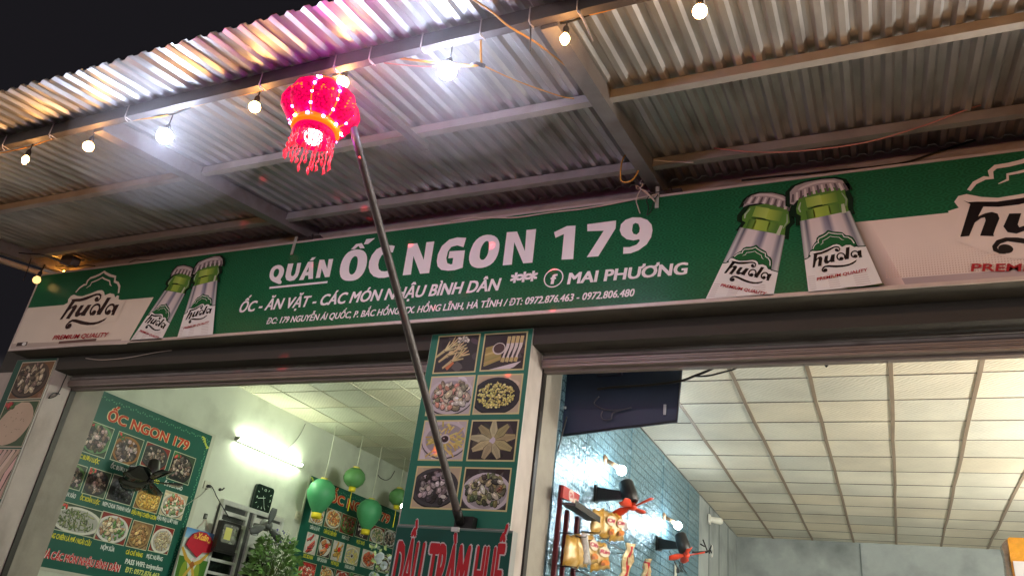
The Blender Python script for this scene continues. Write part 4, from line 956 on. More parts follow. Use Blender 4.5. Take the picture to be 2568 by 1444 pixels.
ph2 = [(e4(195, 650), e4(305, 862), ('cream', 'mix', (220, 212, 204), OR)), (e4(378, 655), e4(495, 918), ('wood', 'mix', (216, 208, 196), [(214, 140, 80), (226, 190, 130), (196, 110, 60)])), (e4(552, 722), e4(665, 982), ('red', 'mix', (90, 120, 60), [(110, 130, 70), (180, 60, 60), (140, 110, 90)])), (e4(728, 778), e4(832, 1028), ('dark', 'mix', (60, 40, 50), [(60, 44, 50), (206, 190, 180)])), (e4(890, 850), e4(1002, 1082), ('red', 'mix', (216, 212, 206), [(110, 130, 80), (190, 170, 140)])), (e4(1048, 895), e4(1140, 1130), ('dark', 'snail', (200, 200, 200), SN)),
  (e4(148, 935), e4(222, 1198), ('plate', 'sticks', (200, 80, 74))), (e4(298, 985), e4(386, 1238), ('dark', 'sticks', (196, 130, 80), 1)), (e4(452, 1030), e4(525, 1278), ('plate', 'sticks', (206, 160, 80), 1)), (e4(602, 1075), e4(710, 1322), ('cream', 'fries', (216, 206, 190))), (e4(788, 1130), e4(900, 1368), ('plate', 'mix', (220, 212, 200), [(190, 74, 44), (206, 100, 60)])), (e4(960, 1180), e4(1075, 1420), ('dark', 'mix', (200, 190, 180), SN)),
  (e4(62, 1262), e4(205, 1500), ('red', 'mix', (190, 50, 50), RD + [(230, 220, 200)])), (e4(312, 1322), e4(420, 1560), ('bowl', 'mix', (214, 208, 200), OR)), (e4(482, 1368), e4(585, 1600), ('red', 'mix', (216, 210, 206), RD)), (e4(642, 1402), e4(760, 1640), ('bowl', 'mix', (216, 210, 200), OR))]
cp2 = [('CHÂN GÀ XẢ ỚT', e4(168, 882), e4(278, 925), Wc, .06), ('CHÂN GÀ CHIÊN MẮM', e4(326, 932), e4(470, 982), Yc, .07), ('NGAO LUỘC', e4(538, 992), e4(620, 1030), Wc, .06), ('MỰC KHÔ', e4(705, 1050), e4(796, 1082), Yc, .06), ('XÚC XÍCH RÁN', e4(90, 1210), e4(198, 1250), Yc, .06), ('NEM CHUA RÁN', e4(252, 1250), e4(358, 1290), Wc, .06), ('PHÔ MAI QUE', e4(412, 1290), e4(498, 1325), Yc, .06), ('KHOAI LANG KÉN', e4(572, 1330), e4(678, 1375), Wc, .06), ('GỎI TAI HEO', e4(856, 1086), e4(975, 1135), Wc, .06)]
poster('menu_poster', 'green menu poster with fried snacks behind the hanging lanterns', (XW, 6.4, 2.0), y0b, y1b, 1.6, 3.95, 'ỐC NGON 179', e4(390, 590), e4(1080, 838), .17, ph2, cp2, 31)
# ---------------------------------------------------------------- string lights under the awning
m_blk = mat('black_rubber', (26, 24, 24), .55); m_cab = mat('cable_black', (34, 30, 30), .5)
def emitter(name, col, strength):
    if name in MATS: return MATS[name]
    m = bpy.data.materials.new(name); m.use_nodes = True; nt = m.node_tree; nt.nodes.remove(nt.nodes['Principled BSDF'])
    e = nt.nodes.new('ShaderNodeEmission'); e.inputs[0].default_value = lin(col); e.inputs[1].default_value = strength
    nt.links.new(e.outputs[0], nt.nodes['Material Output'].inputs[0]); MATS[name] = m; return m
E_W = emitter('lamp_white', (218, 228, 255), WHITE_L); E_Y = emitter('lamp_warm', (255, 182, 106), WARM_L); E_D = emitter('lamp_dim', (255, 200, 120), 1.6)
BY = -2.12
def bulb_proto(name, r, m, drop, candle=False):
    o = thing(name, '', 'light bulb', (0, 0, 0))
    if candle: pr = [(.008, .012), (.014, .0), (r, -.022), (r * .96, -.035), (r * .55, -.058), (.001, -.068)]
    else: pr = [(.012, .02), (.016, .008)] + [(r * math.sin(t), -r * .72 + r * math.cos(t)) for t in [.55 + i * (math.pi - .55) / 9 for i in range(10)]]
    MB().lathe((0, 0, 0), (0, 0, 1), pr, 14).build('glass', m, o)
    MB().lathe((0, 0, .004), (0, 0, 1), [(.0165, .0), (.018, .012), (.018, .04), (.012, .055), (.006, .062)], 12).build('socket', m_blk, o)
    MB().tube([(0, 0, .06), (.002, 0, .06 + drop * .5), (0, 0, .06 + drop)], .0045, 6).build('cord', m_blk, o)
    return o
protos = dict(w=bulb_proto('string_bulb', .052, E_W, .09), y=bulb_proto('string_bulb', .036, E_Y, .07), c=bulb_proto('string_bulb', .026, E_Y, .03, True), s=bulb_proto('string_bulb', .023, E_Y, .07, True))
used = set()
GB = 'bulbs strung along the front beam'
def put_bulb(k, loc, label):
    p = protos[k]
    o = p if k not in used else copy_tree(p)
    used.add(k); o.location = loc; o['label'] = label; o['category'] = 'light bulb'; o['group'] = GB
    return o
BL = [('s', 65, 398, 'small pear-shaped warm bulb near the left edge of the photo'), ('y', 222, 367, 'round warm bulb just under the left rafter end'),
      ('w', 413, 342, 'large glaring white bulb left of the red lantern'), ('y', 639, 268, 'round warm bulb between the left white bulb and the red lantern'),
      ('y', 860, 206, 'round warm-white bulb touching the top right of the red lantern'), ('w', 1122, 178, 'large glaring white bulb right of the red lantern'),
      ('c', 1417, 95, 'candle-shaped amber bulb under the middle rafter end'), ('y', 1755, 28, 'round amber bulb high in the top right of the awning')]
tops = []
for k, px, py, lb in BL:
    p = onY(px, py, BY); r_ = {'w': .052, 'y': .032, 'c': .026, 's': .023}[k]
    loc = p + Vector((0, 0, r_ * .72)); put_bulb(k, loc, lb)
    tops.append(loc + Vector((0, 0, {'w': .15, 'y': .13, 'c': .09, 's': .13}[k])))
for i, x in enumerate((.06, .78, 1.5, 2.2, 2.9, 3.6)): put_bulb('y', (x, BY, 4.58), 'unseen warm bulb on the beam beyond the right edge of the photo'); tops.append(Vector((x, BY, 4.71)))  # string carried on out of view to light awning and sign
for i, x in enumerate((-6.55, -7.6)): put_bulb('y', (x, BY, 4.58), 'unseen warm bulb on the beam beyond the left edge of the photo'); tops.insert(0, Vector((x, BY, 4.71)))  # likewise out of view on the left, for the light
# black main cord sagging from bulb to bulb, tied up to the beam
cp = []
for a_, b_ in zip(tops, tops[1:]):
    cp += [a_, a_ + (b_ - a_) * .25 + Vector((0, .0, .02)), a_ + (b_ - a_) * .5 + Vector((0, .0, .035)), a_ + (b_ - a_) * .78 + Vector((0, .0, .02))]
cp.append(tops[-1])
cord = MB().tube(curve(cp, 4), .006, 6).build('string_light_cord', m_blk)
tag(cord, 'black string-light cord sagging along the underside of the front beam', 'cord')
m_tie = mat('cable_tie_white', (206, 198, 192), .5)
for px, py in ((12, 355), (128, 330), (326, 265), (655, 200), (838, 165), (930, 130), (1060, 95), (1205, 72), (1328, 40), (1448, 10)):
    p = onY(px, py, -2.2); x = p.x
    MB().tube([(x, -2.206, roofz(-2.2, .0)), (x + .004, -2.206, roofz(-2.2, .105)), (x + .006, -2.14, roofz(-2.15, .108))], .0045, 5).build('cable_tie', m_tie, cord)
    MB().tube([(x + .004, -2.205, roofz(-2.2, .10)), (x + .012, -2.20, roofz(-2.2, .125)), (x + .03, -2.19, roofz(-2.2, .14))], .004, 5).build('tie_tail', m_tie, cord)
# hanging tie ends
MB().tube([onY(1330, 50, -2.19), onY(1331, 90, -2.19), onY(1330, 128, -2.19)], [.006, .005, .003], 5).build('tie_tail', m_cab, cord)
MB().tube([onY(1448, 20, -2.19), onY(1466, 55, -2.19), onY(1487, 104, -2.19)], [.006, .006, .003], 5).build('tie_tail', m_tie, cord)
m_yel = mat('cable_yellow', (212, 152, 62), .5, noise=.1); m_wht = mat('cable_white', (206, 188, 176), .5); m_pnk = mat('cable_pink', (206, 140, 132), .5)
def cable(name, label, pts, r, m, n=6, cat='cable'):
    o = MB().tube(curve(pts, n), r, 6).build(name, m); tag(o, label, cat); return o
Yb = -2.12
cable('lamp_cable', 'pale yellow cable running beside the bulbs from the left edge to the lantern', [onY(*p, Yb) for p in ((-40, 392), (60, 372), (128, 350), (200, 325), (236, 313), (300, 306), (418, 290), (470, 272), (560, 248), (655, 228), (760, 196), (838, 176))], .005, m_yel)
cable('lamp_cable', 'orange yellow cable curving over the beam from the lantern to the right white bulb', [onY(*p, Yb) for p in ((838, 176), (870, 168), (900, 148), (930, 133), (945, 133), (1010, 147), (1100, 158), (1180, 165), (1205, 163))], .0075, m_yel)
cable('lamp_cable', 'yellow cable dropping from the beam to a joint right of the white bulb', [onY(1370, 60, Yb), onY(1280, 74, Yb), onY(1215, 82, Yb), onY(1207, 95, Yb), onY(1206, 130, Yb), onY(1207, 163, Yb)], .0065, m_yel)
cable('lamp_cable', 'thin yellow cable from the joint slanting back under the sheets to the purlin', [onY(1207, 163, Yb), onR(1300, 205, .06), onR(1400, 240, .04), onR(1440, 248, .05)], .0045, m_yel)
cable('lamp_cable', 'long tan cable slanting from the top of the photo to the middle rafter', [onY(1150, -25, -2.45), onY(1230, 28, -2.32), onY(1275, 66, -2.22), onY(1340, 105, -2.05), onR(1400, 150, .06), onR(1458, 196, .1)], .006, m_yel)
cable('lamp_cable', 'yellow cable along the beam at the top right', [onY(*p, Yb) for p in ((1395, 62), (1425, 48), (1500, 33), (1580, 8), (1640, -15))], .006, m_yel)
cable('lamp_cable', 'pink cable crossing behind the right white bulb', [onY(*p, -2.0) for p in ((860, 152), (900, 147), (960, 158), (1040, 166), (1090, 168))], .004, m_pnk)
m_jt = mat('tape_grey', (90, 84, 86), .6)
jt = MB().tube([onY(1182, 163, Yb), onY(1195, 160, Yb), onY(1214, 166, Yb)], .012, 7).build('cable_joint', m_jt); tag(jt, 'grey taped cable joint right of the white bulb', 'cable joint')
# ---------------------------------------------------------------- LED lantern on its pole
LY = -2.30
LC = onY(806, 272, LY); ax = Vector((0, 0, 1))
lan = thing('festive_lantern', 'glowing red lobed festival lantern with LED dots and tassels on a pole', 'lantern', LC)
m_red = bpy.data.materials.new('lantern_cloth'); m_red.use_nodes = True; b = m_red.node_tree.nodes['Principled BSDF']
b.inputs['Base Color'].default_value = lin((110, 4, 20)); b.inputs['Roughness'].default_value = .6; b.inputs['Specular IOR Level'].default_value = .1
b.inputs['Emission Color'].default_value = (1.0, .0, .095, 1); b.inputs['Emission Strength'].default_value = 1.0
nt = m_red.node_tree; tc = nt.nodes.new('ShaderNodeTexCoord'); nz = nt.nodes.new('ShaderNodeTexNoise'); nz.inputs['Scale'].default_value = 9; nz.inputs['Detail'].default_value = 5
nt.links.new(tc.outputs['Object'], nz.inputs['Vector']); r_ = nt.nodes.new('ShaderNodeMapRange'); r_.inputs[1].default_value = .3; r_.inputs[2].default_value = .7; r_.inputs[3].default_value = .85; r_.inputs[4].default_value = 1.5
nt.links.new(nz.outputs[0], r_.inputs[0]); vo = nt.nodes.new('ShaderNodeTexVoronoi'); vo.inputs['Scale'].default_value = 75; nt.links.new(tc.outputs['Object'], vo.inputs['Vector'])
v2 = nt.nodes.new('ShaderNodeMapRange'); v2.inputs[1].default_value = .1; v2.inputs[2].default_value = .8; v2.inputs[3].default_value = 1.15; v2.inputs[4].default_value = .35; nt.links.new(vo.outputs['Distance'], v2.inputs[0])
mm = nt.nodes.new('ShaderNodeMath'); mm.operation = 'MULTIPLY'; nt.links.new(r_.outputs[0], mm.inputs[0]); nt.links.new(v2.outputs[0], mm.inputs[1]); nt.links.new(mm.outputs[0], b.inputs['Emission Strength'])
R0 = .205
prof = [(.06, .105), (.11, .118), (.16, .10), (.205, .055), (.225, 0), (.218, -.05), (.182, -.10), (.125, -.135)]
o_ = ax.orthogonal().normalized(); a0_ = math.atan2(o_.y, o_.x)
MB().lathe(LC, ax, prof, 96, True, 8, .2).build('lantern_body', m_red, lan)
m_gold = bpy.data.materials.new('lantern_gold'); m_gold.use_nodes = True; b = m_gold.node_tree.nodes['Principled BSDF']
b.inputs['Base Color'].default_value = lin((236, 150, 30)); b.inputs['Metallic'].default_value = .6; b.inputs['Roughness'].default_value = .3
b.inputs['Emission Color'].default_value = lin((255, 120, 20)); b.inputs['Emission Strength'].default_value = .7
MB().lathe(LC, ax, [(.075, .105), (.098, .110), (.102, .14), (.095, .155), (.07, .155)], 28).build('top_band', m_gold, lan)
MB().lathe(LC, ax, [(.105, -.12), (.134, -.125), (.138, -.158), (.128, -.168), (.1, -.168)], 28).build('bottom_band', m_gold, lan)
MB().lathe(LC, ax, [(.112, -.165), (.122, -.19), (.118, -.215), (.106, -.22), (.1, -.17)], 28).build('skirt', m_red, lan)
for i in range(8):      # gilt piping in the seams between the lobes
    a_ = a0_ + (i + .5) * math.pi / 4
    MB().tube([LC + Vector((r * .82 * math.cos(a_), r * .82 * math.sin(a_), h)) for r, h in prof], .005, 6).build('seam_piping', m_gold, lan)
E_LP = emitter('led_pink', (255, 70, 210), 155.0); E_LV = emitter('led_violet', (176, 60, 255), 170.0); E_LG = emitter('led_gold', (255, 196, 110), 90.0)
def led(p, m, r=.0078): MB().ball(p, r, 6).build('led', m, lan, fix=False)
rl = random.Random(4)
P_ = lambda a_, r, h: LC + Vector((r * math.cos(a_), r * math.sin(a_), h))
def lob(a_): return 1 - .1 + .1 * abs(math.cos(8 * (a_) / 2)) ** .6
ortho = ax.orthogonal().normalized(); a0 = math.atan2(ortho.y, ortho.x)
for i in range(8):
    a_ = a0 + (i + .5) * math.pi / 4
    for r, h in ((.125, .122), (.168, .09), (.186, .03), (.186, -.03), (.165, -.09)): led(P_(a_, r * .985, h), E_LP if rl.random() < .7 else E_LV)
for i in range(10): led(P_(i * .628, .14, -.142), [E_LP, E_LG, E_LV][i % 3], .009)
for i in range(8): led(P_(i * .785 + .2, .105, .125), [E_LP, E_LG, E_LV][i % 3], .009)
m_tas = bpy.data.materials.new('tassel_red'); m_tas.use_nodes = True; b = m_tas.node_tree.nodes['Principled BSDF']
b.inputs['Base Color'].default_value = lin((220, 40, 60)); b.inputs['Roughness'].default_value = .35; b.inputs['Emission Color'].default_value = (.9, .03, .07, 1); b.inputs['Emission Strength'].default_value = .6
for i in range(30):
    a_ = i * 2 * math.pi / 30 + rl.uniform(0, .2); p = P_(a_, .114, -.215); L_ = rl.uniform(.09, .17); q = [p]; rr = [.004]
    for k in range(1, 9):
        t = k / 8; q.append(p + Vector((math.cos(a_) * .012 * t + rl.uniform(-.006, .006), math.sin(a_) * .012 * t + rl.uniform(-.006, .006), -L_ * t)))
        rr.append([.003, .006, .003, .006, .003, .007, .009, .0015][k - 1])
    MB().tube(q, rr, 6).build('tassel', m_tas, lan)
MB().ball(LC + Vector((0, 0, -.20)), .05, 16).build('disco_bulb', emitter('disco_white', (255, 236, 236), 9.0), lan)
# gold appliqué medallions on the lobes
for i in (5, 6, 7, 1):
    a_ = a0 + i * math.pi / 4; mb = MB(); c = P_(a_, .21, -.03); rad = Vector((math.cos(a_), math.sin(a_), -.45)).normalized(); tn = Vector((-math.sin(a_), math.cos(a_), 0)); up = rad.cross(tn)
    for k in range(22): q = c + tn * rl.uniform(-.035, .035) + up * rl.uniform(-.03, .03); mb.ball(q + rad * .002, rl.uniform(.004, .008), 5, (1.4, 1, 1))
    mb.build('gold_medallion', m_gold, lan, fix=False)
# the red flecks this disco bulb throws around
pl = bpy.data.lights.new('disco_beam', 'POINT'); pl.energy = 500; pl.color = (1, .05, .06); pl.shadow_soft_size = .002; pl.use_nodes = True
nt = pl.node_tree; em = nt.nodes['Emission']; tc = nt.nodes.new('ShaderNodeTexCoord'); vo = nt.nodes.new('ShaderNodeTexVoronoi'); vo.inputs['Scale'].default_value = 8.0; vo.inputs['Randomness'].default_value = .9
nt.links.new(tc.outputs['Normal'], vo.inputs['Vector']); mr = nt.nodes.new('ShaderNodeMapRange'); mr.interpolation_type = 'SMOOTHSTEP'; mr.inputs[1].default_value = .04; mr.inputs[2].default_value = .15; mr.inputs[3].default_value = 1; mr.inputs[4].default_value = 0
nt.links.new(vo.outputs['Distance'], mr.inputs[0]); nt.links.new(mr.outputs[0], em.inputs[1])
po = bpy.data.objects.new('disco_beam', pl); C.objects.link(po); po.parent = lan; po.location = (0, 0, -.27)
# pole
pb = onY(1152, 1302, .14); pt = onY(884, 318, LY + .12)
m_pole = mat('pole_metal', (98, 92, 90), .45, .15, noise=.2, nscale=14, bump=.1, bscale=60, stain=((58, 48, 44), 9, .6))
pole = thing('lantern_pole', 'slim dark metal pole leaning out from the pillar and carrying the red lantern', 'pole', pb)
n = 20; MB().tube([pb + (pt - pb) * (i / n) for i in range(n + 1)], [.029 - .006 * i / n for i in range(n + 1)], 14).build('shaft', m_pole, pole)
d = (pt - pb).normalized()
MB().tube([pb - d * .03, pb + d * .1], .034, 14).build('pole_socket', mat('socket_dark', (34, 34, 32), .5, .3), pole)
MB().box(pb.x - .05, pb.x + .1, .16, .228, pb.z - .06, pb.z + .03).build('mount_plate', MATS['socket_dark'], pole)
MB().tube([pt - d * .02, pt + d * .05, LC + Vector((.12, .05, -.02))], .012, 8).build('hanger', m_pole, pole)

# ---------------------------------------------------------------- cables and fittings on the facade
cable('facade_cable', 'white cable drooping along the top edge of the shop sign', [onY(*p, -.012) for p in ((1130, 556), (1180, 547), (1240, 546), (1300, 545), (1380, 533), (1460, 524), (1530, 512), (1590, 500), (1650, 487))], .007, m_wht)
cable('facade_cable', 'black cable crossing the plaster above the right end of the sign', [onY(*p, .235) for p in ((1860, 452), (1960, 441), (2020, 436), (2100, 427), (2168, 421), (2271, 407), (2350, 381), (2440, 353), (2500, 330))] , .007, m_cab)
cable('facade_cable', 'thin reddish cable hanging across the rear purlin at the right', [onY(*p, -.25) for p in ((1790, 372), (1900, 382), (2020, 378), (2168, 358), (2300, 321), (2420, 277), (2478, 258), (2530, 238), (2620, 205))], .005, m_pnk)
cable('facade_cable', 'pale wire end sticking out from the rear purlin right of the middle rafter', [onR(1640, 402, .09), onY(1690, 406, -.26), onY(1740, 408, -.27)], .005, m_wht)
cable('facade_cable', 'yellow cable looped beside the lower end of the middle rafter', [onY(*p, -.3) for p in ((1592, 345), (1603, 365), (1603, 400), (1600, 430), (1585, 452), (1565, 457), (1556, 445), (1560, 405), (1572, 385), (1584, 378))], .006, m_yel)
cable('facade_cable', 'tangle of pale wires at the foot of the middle rafter', [onY(*p, -.05) for p in ((1605, 425), (1612, 445), (1605, 460), (1613, 462), (1600, 475), (1596, 465), (1615, 480), (1632, 495), (1643, 506), (1630, 490), (1609, 475), (1596, 500), (1600, 520), (1605, 535))], .0045, m_wht)
cable('facade_cable', 'thin dark wires drooping onto the green field above the number nine', [onY(*p, -.02) for p in ((1650, 488), (1640, 505), (1632, 530), (1622, 540), (1626, 520), (1622, 500), (1640, 484), (1668, 480))], .0035, m_cab)
cable('facade_cable', 'pale wire lying along the wall above the bottle pictures at the left', [onY(*p, .2) for p in ((318, 662), (340, 651), (360, 653), (385, 651), (420, 652))], .004, m_cab)
cable('facade_cable', 'white cable sagging along the lintel under the left half of the sign', [onY(*p, .235) for p in ((215, 898), (250, 902), (290, 900), (330, 895), (390, 884), (430, 878))], .005, m_wht)
cable('facade_cable', 'dark cable hanging down the left pillar corner beside the pipe', [onX(*p, -8.02) for p in ((160, 915), (168, 935), (160, 955), (150, 978), (140, 992), (122, 998), (135, 985), (150, 988))], .006, m_cab)
for px, py, lb in ((740, 612, 'flat white metal strap on the sign edge below the left rafter'), (1649, 490, 'flat white metal strap on the sign edge below the middle rafter')):
    p = onY(px, py, 0); mb = MB(); mb.box(p.x - .014, p.x + .014, -.012, -.0045, p.z - .12, p.z + .075); mb.lathe((p.x, -.013, p.z - .03), (0, -1, 0), [(.008, 0), (.008, .004), (.001, .006)], 8)
    st = mb.build('sign_strap', mat('strap_zinc', (205, 205, 198), .4, .4)); tag(st, lb, 'bracket')
pp = thing('pipe_stub', 'grey plastic pipe stub poking out at the top of the left pillar', 'pipe', (-8.0, .3, 3.99)); c = onX(176, 919, -7.99)
MB().lathe((c.x - .02, c.y + .16, c.z), (.25, -1, -.1), [(.05, 0), (.05, .2), (.038, .2), (.038, .02), (.001, .02)], 18).build('pipe', mat('pvc_grey', (176, 170, 164), .45, noise=.08), pp)
# fittings outside the left end of the sign
lb = onY(92, 702, -.1); o = thing('corner_bulb', 'small dim warm bulb hanging at the left end of the sign', 'light bulb', lb)
MB().lathe(lb, (.15, 0, 1), [(.001, -.042)] + [(.042 * math.sin(t), -.042 * math.cos(t)) for t in [.3 * i for i in range(1, 9)]] + [(.018, .045)], 14).build('glass', E_D, o)
MB().lathe(lb, (.15, 0, 1), [(.02, .043), (.022, .09), (.012, .11), (.006, .2)], 10).build('socket', m_blk, o)
E_H = emitter('lamp_warm_fill', (255, 170, 70), 60.0)
hb = Vector((-8.42, .16, 5.10)); o = thing('tucked_fill_bulb', 'warm bulb added on top of the sign at its left end, lighting the wall', 'light bulb', hb)  # extra bulb put in to warm the wall at this end
MB().ball(hb, .022, 10).build('glass', E_H, o); MB().lathe(hb, (1, -.2, .1), [(.014, .018), (.016, .05), (.006, .06)], 8).build('socket', m_blk, o)
cable('corner_wire', 'bundle of dark wires running under the awning corner at the left', [onY(*p, -.35) for p in ((-30, 640), (30, 634), (70, 636), (110, 640), (150, 655), (175, 668))], .008, m_cab)
cable('corner_wire', 'thin wire hanging down in front of the night sky left of the sign', [onY(*p, -.3) for p in ((78, 648), (72, 668), (64, 690), (58, 704))], .006, m_cab)
cable('corner_wire', 'wires spread on the sign top at the left corner', [onY(*p, .1) for p in ((120, 665), (150, 668), (175, 664), (200, 668), (215, 665), (238, 667))], .007, m_cab)
bx = onY(176, 656, .05); MB_ = MB(); MB_.obox(bx, (1, .15, 0), (0, 0, 1), (0, 1, 0), .17, .11, .1, .02); MB_.box(bx.x + .06, bx.x + .1, bx.y - .05, bx.y - .02, bx.z - .07, bx.z - .03)
o = MB_.build('junction_box', mat('box_grey', (120, 112, 104), .6, noise=.1)); tag(o, 'small grey junction box among the wires at the left awning corner', 'junction box')
ed = MB(); ed.tube([(-8.70, -1.6, roofz(-1.6, .16)), (-8.70, -.6, roofz(-.6, .17)), (-8.69, .1, roofz(.1, .18)), (-8.6, .22, roofz(.2, .2))], .035, 8)
o = ed.build('wrapped_conduit', mat('wrap_white', (190, 176, 160), .5, noise=.15, nscale=12)); tag(o, 'pale wrapped conduit along the left end of the awning', 'conduit')

# added puffs of smoke round the two white bulbs, standing in for their halos
sm = bpy.data.materials.new('thin_halo_smoke'); sm.use_nodes = True; nt = sm.node_tree; nt.nodes.remove(nt.nodes['Principled BSDF'])
pv = nt.nodes.new('ShaderNodeVolumePrincipled'); pv.inputs['Color'].default_value = (.92, .94, 1, 1); pv.inputs['Density'].default_value = 0.13
nt.links.new(pv.outputs[0], nt.nodes['Material Output'].inputs['Volume'])
for px, py, q in ((418, 352, (.75, .5, .46)), (1130, 190, (.8, .5, .46))):
    p = onY(px, py, BY); o = rebase(MB().ball(p, 1.0, 24, q).build('halo_smoke', sm), p); tag(o, None, None, kind='stuff')
cy.volume_bounces = 0
# ---------------------------------------------------------------- left room
def WLp(px, py, off=.03): return onX(px, py, XW + off)
f3 = lambda x, y: (440 + x * .18284, 1180 + y * .18284)
f5 = lambda x, y: (540 + x * .18284, 1180 + y * .18284)
E_T = emitter('tube_glow', (240, 255, 226), TUBE_L)
a_, b_ = WLp(600, 1099, .07), WLp(757, 1166, .07)
tl = thing('tube_light', 'bright fluorescent tube on the pale wall of the left room', 'tube light', a_)
MB().tube([a_, b_], .016, 12).build('tube', E_T, tl)
m_wp = mat('white_plastic', (214, 214, 206), .4)
MB().obox(((a_ + b_) / 2) + Vector((-.045, 0, .0)), b_ - a_, (0, 0, 1), (1, 0, 0), (b_ - a_).length + .04, .05, .03).build('batten', m_wp, tl)
for p, s in ((a_, -1), (b_, 1)): MB().obox(p + Vector((-.02, s * .012, 0)), (0, 1, 0), (0, 0, 1), (1, 0, 0), .03, .05, .08, .01).build('end_cap', mat('cap_grey', (150, 150, 140), .5), tl)
o = thing('tube_light', 'second fluorescent tube added on the far side of the middle pillar, out of sight', 'tube light', (-3.34, 3.2, 4.0))  # unseen tube added to brighten the left room
MB().tube([(-3.37, 2.6, 4.0), (-3.37, 4.0, 4.0)], .016, 12).build('tube', emitter('tube_glow_fill', (248, 255, 238), TUBE_L * 6.5), o); MB().box(-3.33, -3.282, 2.55, 4.05, 3.97, 4.03).build('batten', m_wp, o)
cable('wall_cable', 'thin grey cable curving from the ceiling down to the fluorescent tube', [WLp(*p, .012) for p in ((766, 1062), (755, 1085), (740, 1106), (720, 1124))], .006, mat('cable_grey', (150, 152, 140), .6))
cable('wall_cable', 'thin dark cable arching on the wall above the second poster', [WLp(*p, .012) for p in ((948, 1190), (955, 1198), (968, 1203), (980, 1197), (990, 1180))], .006, m_cab)
# clock
ck = [WLp(*f5(*p), .045) for p in ((570, 180), (795, 245), (710, 590), (485, 520))]
cc = sum(ck, Vector()) / 4; o = thing('wall_clock', 'dark green rounded rectangular clock showing twenty to nine on the wall under the tube', 'clock', cc)
cw, chh = .37, .36
MB().obox(cc, (0, 1, 0), (0, 0, 1), (1, 0, 0), cw, chh, .05, .045).build('case', mat('clock_case', (24, 40, 34), .22, spec=.6), o)
FK = WALL(cc.x + .027); a = Art(); ivory = (206, 220, 200)
a.ring(cc.y, cc.z, .001, .006, ivory, 4, 10)
a.text('12', cc.y - .022, cc.y + .022, cc.z + .105, .034, ivory, 2, 0, .02); a.text('6', cc.y - .01, cc.y + .01, cc.z - .14, .034, ivory, 2, 0, .02); a.text('3', cc.y + .13, cc.y + .15, cc.z - .016, .034, ivory, 2, 0, .02); a.text('9', cc.y - .15, cc.y - .13, cc.z - .016, .034, ivory, 2, 0, .02)
for h in (1, 2, 4, 5, 7, 8, 10, 11):
    t = math.pi / 2 - h * math.pi / 6; k = min(.145 / max(abs(math.cos(t)), 1e-3), .14 / max(abs(math.sin(t)), 1e-3), .17); a.stroke([(cc.y + k * .82 * math.cos(t), cc.z + k * .82 * math.sin(t)), (cc.y + k * math.cos(t), cc.z + k * math.sin(t))], .007, ivory, 2)
a.build('dial_marks', FK, o, print_mat('clock_print', .4)); a = Art(); a.stroke([(cc.y + .03, cc.z + .02), (cc.y - .12, cc.z - .015)], .008, ivory, 5); a.stroke([(cc.y - .02, cc.z + .04), (cc.y + .055, cc.z - .12)], .006, ivory, 6); a.build('hands', FK, o, MATS['clock_print'])
# stainless cabinet / dish rack against the wall
def WB(p, off): return onX(p[0], p[1], XW + off)
r0 = WB(f5(120, 388), .08); r1 = WB(f5(955, 650), .08)
rk = thing('steel_rack', 'stainless steel rack with panels and bright horizontal bars below the clock', 'rack', (XW + .15, r0.y, 1.5))
m_ss = mat('stainless', (232, 232, 226), .3, .4, noise=.15, nscale=6); m_ssd = mat('stainless_dark', (78, 80, 78), .35, .4, noise=.25, nscale=3); m_gl = mat('rack_dark', (20, 24, 24), .12, .1, noise=.3, nscale=2)
ry0, ry1, rz = r0.y, r1.y, (r0.z + r1.z) / 2; RXb = XW + .08
MB().box(XW + .002, RXb - .035, ry0 + .01, ry1 - .01, 1.2, rz - .05).build('back_panel', m_ssd, rk)
MB().box(XW + .02, RXb, ry0, ry1, rz - .06, rz).build('top_rail', m_ss, rk)
ym = ry0 + (ry1 - ry0) * .42
for y in (ry0, ym - .05, ym + .1, ry1 - .05): MB().box(RXb - .03, RXb + .012, y, y + .04, 1.2, rz - .061).build('upright', m_ss, rk)
for i, z in enumerate((.14, .26)): MB().box(RXb - .02, RXb + .02, ry0 + .045, ym - .055, rz - z - .05, rz - z).build('louvre', m_ss, rk)
for i in range(7):
    z = rz - .62 - i * .16; MB().box(RXb - .02, RXb + .018, ry0 + .045, ym - .055, z, z + .035).build('rail', m_ss, rk); MB().box(RXb - .02, RXb + .018, ym + .145, ry1 - .4, z + .03, z + .062).build('rail', m_ss, rk)
MB().box(RXb - .03, RXb - .021, ry0 + .045, ym - .055, 1.2, rz - .6).build('dark_pane', m_gl, rk); MB().box(RXb - .03, RXb - .021, ym + .145, ry1 - .06, 1.2, rz - .62).build('dark_pane', m_gl, rk)
MB().box(RXb - .03, RXb - .012, ym + .145, ry1 - .055, rz - .5, rz - .1).build('steel_panel', m_ss, rk)
